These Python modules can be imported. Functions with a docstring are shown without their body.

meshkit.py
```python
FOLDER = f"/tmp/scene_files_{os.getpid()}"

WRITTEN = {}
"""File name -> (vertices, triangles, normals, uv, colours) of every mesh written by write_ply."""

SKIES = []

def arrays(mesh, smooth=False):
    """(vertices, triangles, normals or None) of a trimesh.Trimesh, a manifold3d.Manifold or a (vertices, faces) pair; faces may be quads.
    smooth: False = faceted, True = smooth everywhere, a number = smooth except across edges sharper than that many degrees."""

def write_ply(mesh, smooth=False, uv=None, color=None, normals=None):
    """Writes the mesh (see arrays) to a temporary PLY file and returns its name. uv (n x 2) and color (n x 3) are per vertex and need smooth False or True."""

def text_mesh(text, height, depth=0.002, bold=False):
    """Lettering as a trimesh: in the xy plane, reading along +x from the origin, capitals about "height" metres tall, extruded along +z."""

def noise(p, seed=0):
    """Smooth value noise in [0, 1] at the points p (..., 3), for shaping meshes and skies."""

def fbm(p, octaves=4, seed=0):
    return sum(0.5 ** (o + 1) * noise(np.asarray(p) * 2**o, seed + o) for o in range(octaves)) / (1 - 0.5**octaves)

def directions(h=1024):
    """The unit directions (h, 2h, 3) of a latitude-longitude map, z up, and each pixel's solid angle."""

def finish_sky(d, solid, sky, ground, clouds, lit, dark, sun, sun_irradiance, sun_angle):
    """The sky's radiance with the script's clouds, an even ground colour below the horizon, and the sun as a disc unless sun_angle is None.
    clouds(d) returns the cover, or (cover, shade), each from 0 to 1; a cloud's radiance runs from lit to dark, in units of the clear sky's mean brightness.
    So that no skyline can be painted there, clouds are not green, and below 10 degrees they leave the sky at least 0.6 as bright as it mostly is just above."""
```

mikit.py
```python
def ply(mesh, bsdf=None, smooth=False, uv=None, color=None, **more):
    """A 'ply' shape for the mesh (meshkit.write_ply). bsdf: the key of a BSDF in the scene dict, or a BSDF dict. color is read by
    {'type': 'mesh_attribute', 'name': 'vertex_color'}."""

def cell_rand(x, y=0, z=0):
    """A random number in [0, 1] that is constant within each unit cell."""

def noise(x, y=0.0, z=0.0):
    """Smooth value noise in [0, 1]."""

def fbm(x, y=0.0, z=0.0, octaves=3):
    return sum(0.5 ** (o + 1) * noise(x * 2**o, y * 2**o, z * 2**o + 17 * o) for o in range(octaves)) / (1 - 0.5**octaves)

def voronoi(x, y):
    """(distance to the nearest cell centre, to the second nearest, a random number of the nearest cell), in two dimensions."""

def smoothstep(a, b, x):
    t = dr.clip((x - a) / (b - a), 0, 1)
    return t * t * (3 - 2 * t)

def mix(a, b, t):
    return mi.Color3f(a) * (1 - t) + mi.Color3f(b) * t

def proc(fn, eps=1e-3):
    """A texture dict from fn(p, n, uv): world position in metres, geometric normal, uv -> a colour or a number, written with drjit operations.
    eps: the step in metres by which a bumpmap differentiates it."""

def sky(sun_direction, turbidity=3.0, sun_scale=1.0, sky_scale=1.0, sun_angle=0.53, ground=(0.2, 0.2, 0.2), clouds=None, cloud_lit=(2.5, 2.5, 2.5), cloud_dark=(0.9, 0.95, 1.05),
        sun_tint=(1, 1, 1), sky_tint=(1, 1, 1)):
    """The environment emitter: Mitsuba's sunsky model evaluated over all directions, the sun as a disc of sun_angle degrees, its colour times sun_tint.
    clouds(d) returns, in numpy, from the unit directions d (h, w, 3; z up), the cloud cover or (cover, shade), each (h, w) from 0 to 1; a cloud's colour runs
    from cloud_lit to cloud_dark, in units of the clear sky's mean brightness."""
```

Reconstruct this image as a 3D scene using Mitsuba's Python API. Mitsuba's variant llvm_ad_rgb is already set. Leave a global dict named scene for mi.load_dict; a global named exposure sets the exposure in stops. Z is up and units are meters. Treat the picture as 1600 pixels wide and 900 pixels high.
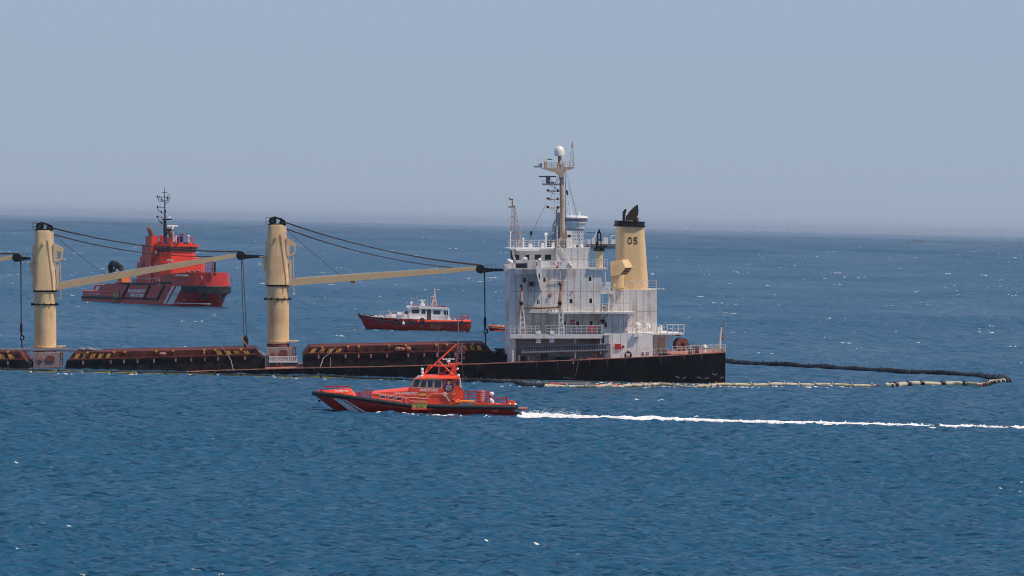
import math, random
import numpy as np, trimesh, mitsuba as mi, drjit as dr
import mikit, meshkit
from mikit import proc, noise, fbm, smoothstep, mix, voronoi, cell_rand
from shapely.geometry import Polygon
T = mi.ScalarTransform4f
random.seed(7)
rng = np.random.default_rng(7)
scene, labels = {}, {}

# ------------------------------------------------------------------ camera, light, exposure
FOCAL, EYE, ROLL = 8750.0, 19.3, math.radians(1.25)      # focal length in photo pixels (1600 wide), eye height, tilt of the horizon
PITCH = (450 - 350.5) / FOCAL
_F = np.array([0, math.cos(PITCH), -math.sin(PITCH)])
_R0, _U0 = np.array([1.0, 0, 0]), np.array([0, math.sin(PITCH), math.cos(PITCH)])
_R = _R0 * math.cos(ROLL) + _U0 * math.sin(ROLL)
_U = -_R0 * math.sin(ROLL) + _U0 * math.cos(ROLL)
CAM = np.array([0, 0, EYE])
scene['camera'] = {'type': 'perspective', 'fov': math.degrees(2 * math.atan(800 / FOCAL)), 'fov_axis': 'x', 'near_clip': 1.0, 'far_clip': 600000.0,
                   'to_world': T().look_at(origin=CAM.tolist(), target=(CAM + 100 * _F).tolist(), up=_U.tolist()), 'medium': {'type': 'ref', 'id': 'air'}}
SUN = (0.57, -0.27, 1.0)
scene['sky'] = mikit.sky(SUN, turbidity=3, sky_tint=(0.95, 0.98, 1.05),
                         clouds=lambda d: 0.3 + 0.55 * np.exp(-np.maximum(d[..., 2], 0) / 0.15), cloud_lit=(1.46, 1.78, 2.28))          # a thin even veil: the hazy summer sky
exposure = 1.35
HAZE = 0.00003
scene['air'] = {'type': 'homogeneous', 'albedo': {'type': 'rgb', 'value': [0.86, 0.90, 0.98]}, 'sigma_t': HAZE, 'phase': {'type': 'hg', 'g': 0.45}}


# ------------------------------------------------------------------ helpers
def ray(px, py):
    """The direction of sight to a point of the photograph (1600 x 900)."""
    return _F + _R * (px - 800) / FOCAL - _U * (py - 450) / FOCAL


def on_sea(px, py, z=0.0):
    d = ray(px, py)
    return CAM + d * (z - EYE) / d[2]


class Frame:
    """A ship's own axes: x along it, y away from the viewer, z up; at() measures a point of the photograph on the plane y = const in metres."""

    def __init__(self, origin, yaw, trim=0.0):
        c, s = math.cos(yaw), math.sin(yaw)
        ct, st = math.cos(trim), math.sin(trim)
        x = np.array([c * ct, s * ct, st])
        y = np.array([-s, c, 0])
        z = np.cross(x, y)
        self.M = np.eye(4)
        self.M[:3, :3] = np.stack([x, y, z], 1)
        self.M[:3, 3] = origin
        self.inv = np.linalg.inv(self.M)

    def at(self, px, py, y=0.0):
        o = self.inv[:3, :3] @ CAM + self.inv[:3, 3]
        d = self.inv[:3, :3] @ ray(px, py)
        p = o + d * (y - o[1]) / d[1]
        return np.array([p[0], y, p[2]])


def cat(*m):
    m = [x for x in (m[0] if len(m) == 1 and isinstance(m[0], (list, tuple)) else m) if x is not None]
    return trimesh.util.concatenate(m) if len(m) > 1 else m[0]


def mesh(v, f):
    f = [list(x) for x in f]
    tri = []
    for q in f:
        for k in range(1, len(q) - 1):
            tri.append((q[0], q[k], q[k + 1]))
    return trimesh.Trimesh(np.array(v, float), np.array(tri), process=False)


def box(x0, x1, y0, y1, z0, z1):
    m = trimesh.creation.box(extents=[abs(x1 - x0), abs(y1 - y0), abs(z1 - z0)])
    m.apply_translation([(x0 + x1) / 2, (y0 + y1) / 2, (z0 + z1) / 2])
    return m


def prism(poly, y0, y1):
    """A polygon of (x, z) points pushed through from y0 to y1."""
    m = trimesh.creation.extrude_polygon(Polygon(poly).buffer(0), y1 - y0, engine='earcut')
    v = m.vertices
    m.vertices = np.stack([v[:, 0], y0 + v[:, 2], v[:, 1]], 1)
    m.invert()
    m.fix_normals() if False else None
    return m


def prism_z(poly, z0, z1):
    m = trimesh.creation.extrude_polygon(Polygon(poly).buffer(0), z1 - z0, engine='earcut')
    m.apply_translation([0, 0, z0])
    return m


def tube(pts, r, n=6, caps=True):
    p = np.asarray(pts, float)
    k = len(p)
    r = np.broadcast_to(np.asarray(r, float), (k,))
    t = np.gradient(p, axis=0) if k > 2 else np.repeat((p[1] - p[0])[None], 2, 0)
    t = t / (np.linalg.norm(t, axis=1, keepdims=True) + 1e-12)
    m0 = t.mean(0)
    ref = np.array([0, 0, 1.0]) if abs(m0[2]) < 0.85 * np.linalg.norm(m0) + 1e-9 else np.array([1.0, 0, 0])
    a = np.cross(t, ref)
    a /= np.linalg.norm(a, axis=1, keepdims=True) + 1e-12
    b = np.cross(t, a)
    ang = (np.arange(n) + 0.5) * 2 * np.pi / n
    v = p[:, None] + r[:, None, None] * (np.cos(ang)[None, :, None] * a[:, None] + np.sin(ang)[None, :, None] * b[:, None])
    v = v.reshape(-1, 3)
    f = []
    for i in range(k - 1):
        for j in range(n):
            j2 = (j + 1) % n
            f.append((i * n + j, (i + 1) * n + j, (i + 1) * n + j2, i * n + j2))
    if caps:
        f.append(list(range(n)))
        f.append([(k - 1) * n + j for j in range(n)][::-1])
    m = mesh(v, f)
    m.fix_normals() if False else None
    return m


def bar(a, b, w, h=None):
    """A square bar from a to b."""
    return tube([a, b], w * 0.7071, 4)


def lathe(profile, center, n=20, axis='z'):
    """Profile of (radius, height) points turned round an axis through center."""
    pr = np.array(profile, float)
    ang = np.arange(n) * 2 * np.pi / n
    c, s = np.cos(ang), np.sin(ang)
    v = np.stack([pr[:, None, 0] * c, pr[:, None, 0] * s, np.repeat(pr[:, 1:2], n, 1)], -1).reshape(-1, 3)
    f = []
    k = len(pr)
    for i in range(k - 1):
        for j in range(n):
            j2 = (j + 1) % n
            f.append((i * n + j, i * n + j2, (i + 1) * n + j2, (i + 1) * n + j))
    if pr[0, 0] > 1e-6:
        f.append(list(range(n))[::-1])
    if pr[-1, 0] > 1e-6:
        f.append([(k - 1) * n + j for j in range(n)])
    if axis == 'y':
        v = np.stack([v[:, 0], v[:, 2], -v[:, 1]], 1)
    elif axis == 'x':
        v = np.stack([v[:, 2], v[:, 0], v[:, 1]], 1)
    return mesh(v + np.asarray(center, float), f)


def ball(c, r, sub=2):
    m = trimesh.creation.icosphere(subdivisions=sub, radius=1.0)
    m.vertices = m.vertices * np.broadcast_to(r, (3,)) + np.asarray(c, float)
    return m


def torus(c, R, r, axis='y', n=18, k=8, arc=(0, 2 * math.pi)):
    a = np.linspace(arc[0], arc[1], n, endpoint=False)
    b = np.arange(k) * 2 * np.pi / k
    A, B = np.meshgrid(a, b, indexing='ij')
    u, w, h = (R + r * np.cos(B)) * np.cos(A), (R + r * np.cos(B)) * np.sin(A), r * np.sin(B)
    v = {'y': np.stack([u, h, w], -1), 'z': np.stack([u, w, h], -1), 'x': np.stack([h, u, w], -1)}[axis].reshape(-1, 3)
    f = [(i * k + j, i * k + (j + 1) % k, ((i + 1) % n) * k + (j + 1) % k, ((i + 1) % n) * k + j) for i in range(n) for j in range(k)]
    m = mesh(v + np.asarray(c, float), f)
    m.fix_normals()
    return m


def rbox(x0, x1, y0, y1, z0, z1, c):
    """A box with its upright edges cut by c."""
    return prism_z([(x0 + c, y0), (x1 - c, y0), (x1, y0 + c), (x1, y1 - c), (x1 - c, y1), (x0 + c, y1), (x0, y1 - c), (x0, y0 + c)], z0, z1)


def key_for(name):
    if name not in scene:
        return name
    k = 1
    while f'{name}_{k:03d}' in scene:
        k += 1
    return f'{name}_{k:03d}'


def thing_key(name):
    """The key of a thing made of parts (the thing itself has no entry)."""
    k, i = name, 0
    while k in labels or k in scene:
        i += 1
        k = f'{name}_{i:03d}'
    return k


def put(name, m, mat, fr=None, parent=None, smooth=False, label=None, **prop):
    key = key_for(f'{parent}__{name}' if parent else name)
    m = m.copy()
    if fr is not None:
        m.apply_transform(fr.M)
    scene[key] = mikit.ply(m, mat, smooth=smooth)
    if label or prop:
        labels[key] = {**({'label': label} if label else {}), **prop}
    return key


def new(name, label, category, group=None):
    k = thing_key(name)
    labels[k] = {'label': label, 'category': category, **({'group': group} if group else {})}
    return k


# ------------------------------------------------------------------ materials
def mat(key, color, rough=0.5, metal=0.0, spec=0.5, **more):
    c = color if isinstance(color, dict) else {'type': 'rgb', 'value': list(color)}
    scene[key] = {'type': 'twosided', 'bsdf': {'type': 'principled', 'base_color': c, 'roughness': rough, 'metallic': metal, 'specular': spec, **more}}
    return key


CF = Frame(on_sea(960, 596.5), math.radians(2.5), ROLL)      # the grounded ship: near side of the hull at photo x = 960


# ------------------------------------------------------------------ sea
def waves(seed=3):
    """The wind sea as a sum of waves: (wave vectors, amplitudes, phases, wavelengths)."""
    r = np.random.default_rng(seed)
    lam = np.exp(np.linspace(math.log(0.45), math.log(26.0), 84))
    lam *= np.exp(r.normal(0, 0.03, len(lam)))
    heading = math.radians(-75) + r.normal(0, 0.8, len(lam))
    k = 2 * np.pi / lam
    slope = 0.082 * np.where(lam < 1.2, 1.0, (1.2 / lam) ** 1.0)
    return np.stack([np.cos(heading) * k, np.sin(heading) * k], 1), slope / k, r.uniform(0, 2 * np.pi, len(lam)), lam


WAVES = waves()
WAKE_LINE = (on_sea(815, 650.6)[:2], on_sea(1680, 670)[:2])


def sea_surface(x, y, step):
    """Displaced points of the water surface; waves that the mesh spacing cannot carry are left out."""
    K, A, P, L = WAVES
    u = CF.M[0, 0] * (x - CF.M[0, 3]) + CF.M[1, 0] * (y - CF.M[1, 3])
    q = CF.M[0, 1] * (x - CF.M[0, 3]) + CF.M[1, 1] * (y - CF.M[1, 3])
    calm = 1 - 0.8 * np.clip((q + 19) / 4, 0, 1) * np.clip((4 - q) / 3, 0, 1) * np.clip((u + 24) / 4, 0, 1) * np.clip((19 - u) / 4, 0, 1)     # water held between hull and boom
    w0, w1 = WAKE_LINE
    t = np.clip(((x - w0[0]) * (w1 - w0)[0] + (y - w0[1]) * (w1 - w0)[1]) / ((w1 - w0) ** 2).sum(), 0, 1)
    calm = calm * (1 - 0.75 * np.exp(-((x - w0[0] - t * (w1 - w0)[0]) ** 2 + (y - w0[1] - t * (w1 - w0)[1]) ** 2) / 5.0 ** 2))      # churned flat behind the rescue boat
    gust = 0.45 + 1.1 * meshkit.fbm(np.stack([x / 60, y / 130, 0 * x], -1), 3, 5)
    z, dx, dy = np.zeros_like(x), np.zeros_like(x), np.zeros_like(x)
    for k, a, p, l in zip(K, A, P, L):
        w = np.clip((l / step - 1.8) / 1.5, 0, 1) * a * (gust if l < 6 else 1.0) * calm
        th = k[0] * x + k[1] * y + p
        c, s = np.cos(th), np.sin(th)
        n = math.hypot(*k)
        z += w * c
        dx -= 0.8 * w * s * k[0] / n
        dy -= 0.8 * w * s * k[1] / n
    r = np.random.default_rng(11)
    for l in np.exp(np.linspace(math.log(60), math.log(260), 14)):             # longer seas of the open water offshore
        a, p = math.radians(-80) + r.normal(0, 0.5), r.uniform(0, 6.28)
        k = 2 * math.pi / l
        w = np.clip((y - 1500) / 3000, 0, 1) * np.clip((l / step - 1.8) / 1.5, 0, 1) * 0.02 / k
        z += w * np.cos(k * (math.cos(a) * x + math.sin(a) * y) + p)
    return np.stack([x + dx, y + dy, z], -1)


def grid(v):
    n0, n1 = v.shape[:2]
    i, j = np.meshgrid(np.arange(n0 - 1), np.arange(n1 - 1), indexing='ij')
    a = i * n1 + j
    f = np.stack([a, a + 1, a + n1 + 1, a + n1], -1).reshape(-1, 4)
    return trimesh.Trimesh(v.reshape(-1, 3), np.vstack([f[:, [0, 1, 2]], f[:, [0, 2, 3]]]), process=False)


def build_sea():
    ys = [255.0]
    while ys[-1] < 1650:
        ys.append(ys[-1] + max(0.2, 0.0012 * (ys[-1] - 255)))
    k0 = len(ys) - 1
    while ys[-1] < 16000:
        ys.append(ys[-1] + (0.0012 + 0.0028 * min(max((ys[-1] - 3000) / 4000, 0), 1)) * (ys[-1] - 255))
    while ys[-1] < 90000:
        ys.append(ys[-1] * 1.02)
    ys = np.array(ys)
    u = np.linspace(-1, 1, 331)
    half = 0.122 * ys + np.where(ys > 16000, (ys - 16000) * 0.5, 0)
    step = np.gradient(ys)

    def sheet(rows, cols):
        x = u[None, cols] * half[rows, None]
        y = np.repeat(ys[rows, None], x.shape[1], 1)
        v = sea_surface(x, y, step[rows, None] * np.ones_like(x))
        edge = np.clip((1 - np.abs(u[None, cols])) / 0.07, 0, 1) * np.ones_like(x)
        flat = np.stack([x, y, 0 * x], -1)
        v = flat + (v - flat) * edge[..., None]
        far = y > 16000
        v[far] = np.stack([x, y, 0 * x], -1)[far]
        return v

    v1, v2 = sheet(slice(0, k0 + 1), slice(None)), sheet(slice(k0, None), slice(None, None, 2))
    m = cat(grid(v1), grid(v2))
    v = np.stack([np.vstack([v1[:, c], v2[1:, c]]) for c in (0, -1)], 1)
    # the water beside and behind the viewed wedge, as flat sheets that meet its edges
    L, R = v[:, 0].copy(), v[:, -1].copy()
    W = 100000.0
    side = []
    for e, s in ((L, -1), (R, 1)):
        o = e.copy()
        o[:, 0] = s * W
        o[:, 2] = 0
        vv = np.vstack([e, o])
        k = len(e)
        ff = [(q, q + 1, k + q + 1, k + q) for q in range(k - 1)]
        mm = mesh(vv, ff)
        if mm.face_normals[:, 2].mean() < 0:
            mm.invert()
        side.append(mm)
    e = v1[0]
    o = e.copy()
    o[:, 1] = -3000
    o[:, 2] = 0
    o[0, 0], o[-1, 0] = -W, W
    mm = mesh(np.vstack([e, o, [[-W, e[0, 1], 0], [W, e[-1, 1], 0]]]), [(q, q + 1, len(e) + q + 1, len(e) + q) for q in range(len(e) - 1)] + [(0, len(e), 2 * len(e)), (len(e) - 1, 2 * len(e) - 1, 2 * len(e) + 1)])
    side.append(mm)
    return cat([m] + side)


def ripple(p, n, uv):
    d = dr.sqrt(p.x * p.x + p.y * p.y)
    a = noise(p.x * 2.4 + 3, p.y * 3.0, 0) * 0.06 + noise(p.x * 1.1, p.y * 1.4, 7) * 0.17 + noise(p.x * 0.5, p.y * 0.7, 3) * 0.25
    gust = fbm(p.x / 40 + 9, p.y / 90, 5, 3)                 # cat's paws: the wind roughens the water in patches
    return a * (0.25 + 2.3 * gust)


def water_body(p, n, uv):
    g = fbm(p.x / 70, p.y / 160, 3, 3)
    return mix((0.018, 0.128, 0.258), (0.026, 0.150, 0.29), g)


scene['water'] = {'type': 'bumpmap', 'arbitrary': proc(ripple, eps=0.15), 'scale': 1.0,
                  'bsdf': {'type': 'roughplastic', 'distribution': 'ggx', 'alpha': 0.06, 'int_ior': 1.333, 'diffuse_reflectance': proc(water_body), 'nonlinear': True}}
put('sea', build_sea(), 'water', smooth=True, kind='structure')

# ------------------------------------------------------------------ haze over the sea
scene['clear'] = {'type': 'null'}
scene['haze'] = {'type': 'cube', 'bsdf': {'type': 'ref', 'id': 'clear'}, 'interior': {'type': 'ref', 'id': 'air'},
                 'to_world': T().translate([0, 46000, 24]).scale([102000, 49000, 26])}
labels['haze'] = {'kind': 'stuff', 'label': 'pale sea haze that lets far water fade'}


# ------------------------------------------------------------------ building on a ship
APART = {'mooring_rope', 'roof_post', 'deck_gear', 'deck_pipe', 'deck_bracket', 'post', 'loose_gear', 'roof_gear', 'beacon', 'wall_pipe', 'deck_clutter', 'hawse_hole', 'deck_coil', 'rail_float', 'mooring_gear', 'deck_lamp', 'wall_lamp',
         'stern_gear', 'bollard', 'canister', 'board_gear', 'aerial', 'wire_aerial', 'roof_vent', 'aft_frame', 'screen_post', 'rigging_block', 'bow_gear', 'rack_leg', 'rack_box', 'deck_cargo', 'chute', 'platform_leg', 'brace', 'luffing_rope',
         'hoisting_rope', 'roof_box', 'side_platform', 'winch_part', 'mast_plate', 'water_jet', 'side_bulwark', 'stern_roll', 'stern_staff', 'exhaust_pipe', 'window_row', 'fore_gantry', 'whip_aerial', 'lamp', 'mast_lamp', 'jib_joint'}


class Kit:
    """Builds the parts of one ship; x and z are measured on the photograph (pixels) at a true depth y (metres), see Frame.at."""

    def __init__(self, fr, key):
        self.fr, self.key, self.ox, self.oy = fr, key, 0.0, 0.0

    def at(self, x, y, d=0.0):
        return self.fr.at(x + self.ox, y + self.oy, d)

    def b(self, x0, x1, y0, y1, y, d):
        p, q = self.at(x0, y1, y), self.at(x1, y0, y)
        return box(p[0], q[0], y, y + d, p[2], q[2])

    def p(self, pts, y, d):
        q = [self.at(a, b, y) for a, b in pts]
        return prism([(v[0], v[2]) for v in q], y, y + d)

    def t(self, pts, r, n=6):
        return tube([self.at(*q) for q in pts], r, n)

    def cyl(self, x, y0, y1, y, r0, r1=None, n=16):
        a, b = self.at(x, y1, y), self.at(x, y0, y)
        return lathe([(r0, 0), (r1 if r1 is not None else r0, b[2] - a[2])], a, n)

    def disc(self, x, y, r, d0, d1, n=18):
        c = self.at(x, y, d0)
        return lathe([(r, 0), (r, d1 - d0)], c, n, 'y') if False else tube([[c[0], d0, c[2]], [c[0], d1, c[2]]], r, n)

    def ball(self, x, y, d, r, sub=2):
        return ball(self.at(x, y, d), r, sub)

    def rail(self, x0, x1, yt0, yb0, y, n, yt1=None, yb1=None, bars=3, r=0.035, depth=None):
        """A railing of n posts and a few bars between two ends."""
        yt1, yb1 = yt0 if yt1 is None else yt1, yb0 if yb1 is None else yb1
        ye = y if depth is None else y + depth
        ms = []
        for i in range(n):
            t = i / (n - 1)
            d = y + (ye - y) * t
            a, c = self.at(x0 + (x1 - x0) * t, yb0 + (yb1 - yb0) * t, d), self.at(x0 + (x1 - x0) * t, yt0 + (yt1 - yt0) * t, d)
            ms.append(tube([a, c], r, 4))
        for k in range(bars):
            q = k / bars
            a = self.at(x0, yt0 + (yb0 - yt0) * q, y)
            c = self.at(x1, yt1 + (yb1 - yt1) * q, ye)
            ms.append(tube([a, c], r * (1.1 if k == 0 else 0.8), 4))
        return cat(ms)

    def put(self, name, m, material, sub=None, smooth=False, label=None, **prop):
        if isinstance(m, (list, tuple)) and name in APART:
            return [self.put(name, x, material, sub, smooth, label, **prop) for x in m][0]
        if isinstance(m, (list, tuple)):
            m = cat(list(m))
        return put(name, m, material, self.fr, f'{self.key}__{sub}' if sub else self.key, smooth, label, **prop)

    def panels(self, name, xs, ys, y, material, sub, proud=0.04, gap=0.035):
        p, q = self.at(xs[0], ys[-1], y), self.at(xs[-1], ys[0], y)
        self.put('plating', box(p[0] + 0.02, q[0] - 0.02, y - 0.012, y + 0.03, p[2] + 0.02, q[2] - 0.02), 'seam_grey', sub)
        for a, b in zip(xs[:-1], xs[1:]):
            for c, d in zip(ys[:-1], ys[1:]):
                p, q = self.at(a, d, y), self.at(b, c, y)
                self.put(name, box(p[0] + gap, q[0] - gap, y - proud, y + 0.02, p[2] + gap, q[2] - gap), material, sub)

    def window(self, x0, x1, y0, y1, y, frame, pane, sub=None, fw=0.06):
        p, q = self.at(x0, y1, y), self.at(x1, y0, y)
        w = self.put('window', cat(box(p[0] - fw, p[0], y - 0.07, y + 0.02, p[2] - fw, q[2] + fw), box(q[0], q[0] + fw, y - 0.07, y + 0.02, p[2] - fw, q[2] + fw),
                                   box(p[0], q[0], y - 0.07, y + 0.02, q[2], q[2] + fw), box(p[0], q[0], y - 0.07, y + 0.02, p[2] - fw, p[2])), frame, sub)
        k = w if sub is None else None
        nm = put('pane', box(p[0], q[0], y - 0.045, y + 0.01, p[2], q[2]), pane, self.fr, k if k else f'{self.key}__{sub}')
        return w, nm

    def text(self, name, text, x0, x1, yb, yt, y, material, sub=None, bold=True, slant=0.0, shear=0.0):
        """Raised lettering on the plane y, fitted between x0 and x1 and from yb up to yt."""
        m = meshkit.text_mesh(text, 1.0, depth=0.012, bold=bold)
        v = m.vertices.copy()
        lo, hi = v.min(0), v.max(0)
        u, w = (v[:, 0] - lo[0]) / (hi[0] - lo[0]), (v[:, 1] - lo[1]) / (hi[1] - lo[1])
        p, q = self.at(x0, yb, y), self.at(x1, yb + slant, y)
        top = self.at(x0, yt, y)
        h = top[2] - p[2]
        x = p[0] + (q[0] - p[0]) * u + shear * h * w
        z = p[2] + (q[2] - p[2]) * u + h * w
        m.vertices = np.stack([x, y - v[:, 2], z], 1)
        return self.put(name, m, material, sub)


def weather(base, stain, amount, sx=0.7, sz=0.18, grain=0.06):
    """Old paint: blotches and downward runs of a second colour (rust, dirt) over the base."""

    def fn(p, n, uv):
        run = fbm(p.x * sx * 2 + 11, p.y * 0.6, p.z * sz, 3)
        blot = fbm(p.x * 0.55, p.y * 0.5 + 5, p.z * 0.6, 3)
        m = smoothstep(0.5, 0.8, run * 0.6 + blot * 0.5) * amount
        g = 1 + grain * (noise(p.x * 5, p.y * 5, p.z * 5) - 0.5) * 2
        return mix(base, stain, m) * g

    return proc(fn)


mat('white_paint', weather((0.62, 0.615, 0.625), (0.42, 0.34, 0.30), 0.9, 1.1, 0.14), 0.45)
mat('panel_paint', weather((0.61, 0.605, 0.62), (0.41, 0.335, 0.30), 0.9, 1.1, 0.14), 0.42)
mat('pale_rope', (0.42, 0.37, 0.30), 0.8)
mat('base_grey', weather((0.29, 0.235, 0.25), (0.2, 0.10, 0.09), 0.8, 2, 1.0), 0.6)
mat('bright_white', weather((0.74, 0.74, 0.74), (0.6, 0.5, 0.42), 0.5), 0.4)
mat('seam_grey', (0.30, 0.27, 0.26), 0.7)
mat('hull_black', weather((0.003, 0.0035, 0.006), (0.013, 0.011, 0.012), 0.5, 0.4, 0.25, 0.25), 0.55, spec=0.12)
mat('coaming_black', weather((0.006, 0.0065, 0.009), (0.022, 0.02, 0.022), 0.6, 0.5, 0.5, 0.3), 0.65, spec=0.25)
mat('deck_red', weather((0.24, 0.085, 0.07), (0.33, 0.19, 0.16), 0.8), 0.75)
mat('hatch_brown', weather((0.105, 0.025, 0.020), (0.035, 0.014, 0.014), 0.9, 0.35, 0.35, 0.15), 0.65, spec=0.3)
mat('stay_pink', weather((0.33, 0.16, 0.14), (0.17, 0.06, 0.05), 0.9, 3, 2), 0.7)
mat('yellow_paint', weather((0.50, 0.26, 0.045), (0.22, 0.10, 0.035), 0.6, 3, 2), 0.6)
mat('crane_cream', weather((0.68, 0.49, 0.275), (0.46, 0.28, 0.16), 0.6, 1.2, 0.08, 0.05), 0.42)
mat('jib_cream', weather((0.54, 0.405, 0.24), (0.42, 0.29, 0.17), 0.5, 0.3, 0.5, 0.05), 0.45)
mat('funnel_cream', weather((0.68, 0.48, 0.255), (0.48, 0.29, 0.15), 0.55, 0.8, 0.1, 0.04), 0.42)
mat('black_iron', (0.008, 0.008, 0.010), 0.55, spec=0.35)
mat('cable_dark', (0.045, 0.03, 0.026), 0.7)
mat('rust_brown', weather((0.20, 0.10, 0.065), (0.09, 0.04, 0.03), 0.9, 2.0, 1.0, 0.2), 0.8)
mat('mast_tan', weather((0.42, 0.33, 0.27), (0.25, 0.12, 0.06), 0.95, 3.0, 0.5, 0.1), 0.7)
mat('reel_red', weather((0.16, 0.05, 0.042), (0.09, 0.03, 0.03), 0.8, 1.5, 1.0, 0.15), 0.65)
mat('red_paint', (0.42, 0.025, 0.03), 0.45)
mat('dark_red', (0.22, 0.02, 0.03), 0.5)
mat('grey_metal', (0.16, 0.17, 0.20), 0.5)
mat('dark_grey', (0.05, 0.052, 0.062), 0.6)
mat('window_dark', (0.012, 0.014, 0.018), 0.12, spec=0.6)
mat('white_gloss', (0.78, 0.77, 0.75), 0.35)
mat('rail_white', weather((0.62, 0.6, 0.6), (0.42, 0.27, 0.2), 0.8, 3.0, 1.0, 0.1), 0.5)
scene['pane_clear'] = {'type': 'thindielectric', 'int_ior': 1.5}

# ------------------------------------------------------------------ the grounded cargo ship
cargo = new('cargo_ship', 'half sunk black cargo ship with cream deck cranes and a white deckhouse', 'cargo ship')
C = Kit(CF, cargo)
BEAM = 26.0


def cargo_hull():
    st = [(-470, 606, 12.0), (-440, 605, 8.5), (-380, 603, 4.0), (-300, 601, 1.2), (-200, 598, 0), (0, 592, 0), (180, 586, 0), (330, 579.5, 0), (470, 575.5, 0), (600, 573, 0), (720, 569.8, 0), (800, 566.8, 0), (900, 563, 0),
          (1000, 558.6, 0), (1045, 556.0, 0.25), (1080, 554, 0.9), (1110, 552.2, 1.8), (1133.5, 550.8, 2.8)]
    near, far, low, lowf = [], [], [], []
    for x, y, i in st:
        a = C.at(x, y, i)
        near.append(a)
        far.append([a[0] + 0.0, BEAM - i, a[2]])
        low.append([a[0], i + 0.3, -7.0])
        lowf.append([a[0], BEAM - i - 0.3, -7.0])
    n = len(st)
    v = np.array(near + far + low + lowf)
    f = []
    for k in range(n - 1):
        f.append((2 * n + k, 2 * n + k + 1, k + 1, k))
        f.append((n + k, n + k + 1, 3 * n + k + 1, 3 * n + k))
        f.append((2 * n + k, 3 * n + k, 3 * n + k + 1, 2 * n + k + 1))
    f.append((0, n, 3 * n, 2 * n))
    f.append((n - 1, 2 * n + n - 1, 3 * n + n - 1, n + n - 1))
    hull = mesh(v, f)
    deck = mesh(np.array(near + far) - [0, 0, 0.03], [(k, k + 1, n + k + 1, n + k) for k in range(n - 1)])
    edge = tube([p + np.array([0, -0.02, 0.02]) for p in near[7:]], 0.065, 5)
    C.put('hull', hull, 'hull_black')
    C.put('deck', deck, 'deck_red')
    C.put('deck_edge', edge, 'deck_red')
    return hull


HULL = cargo_hull()


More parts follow.
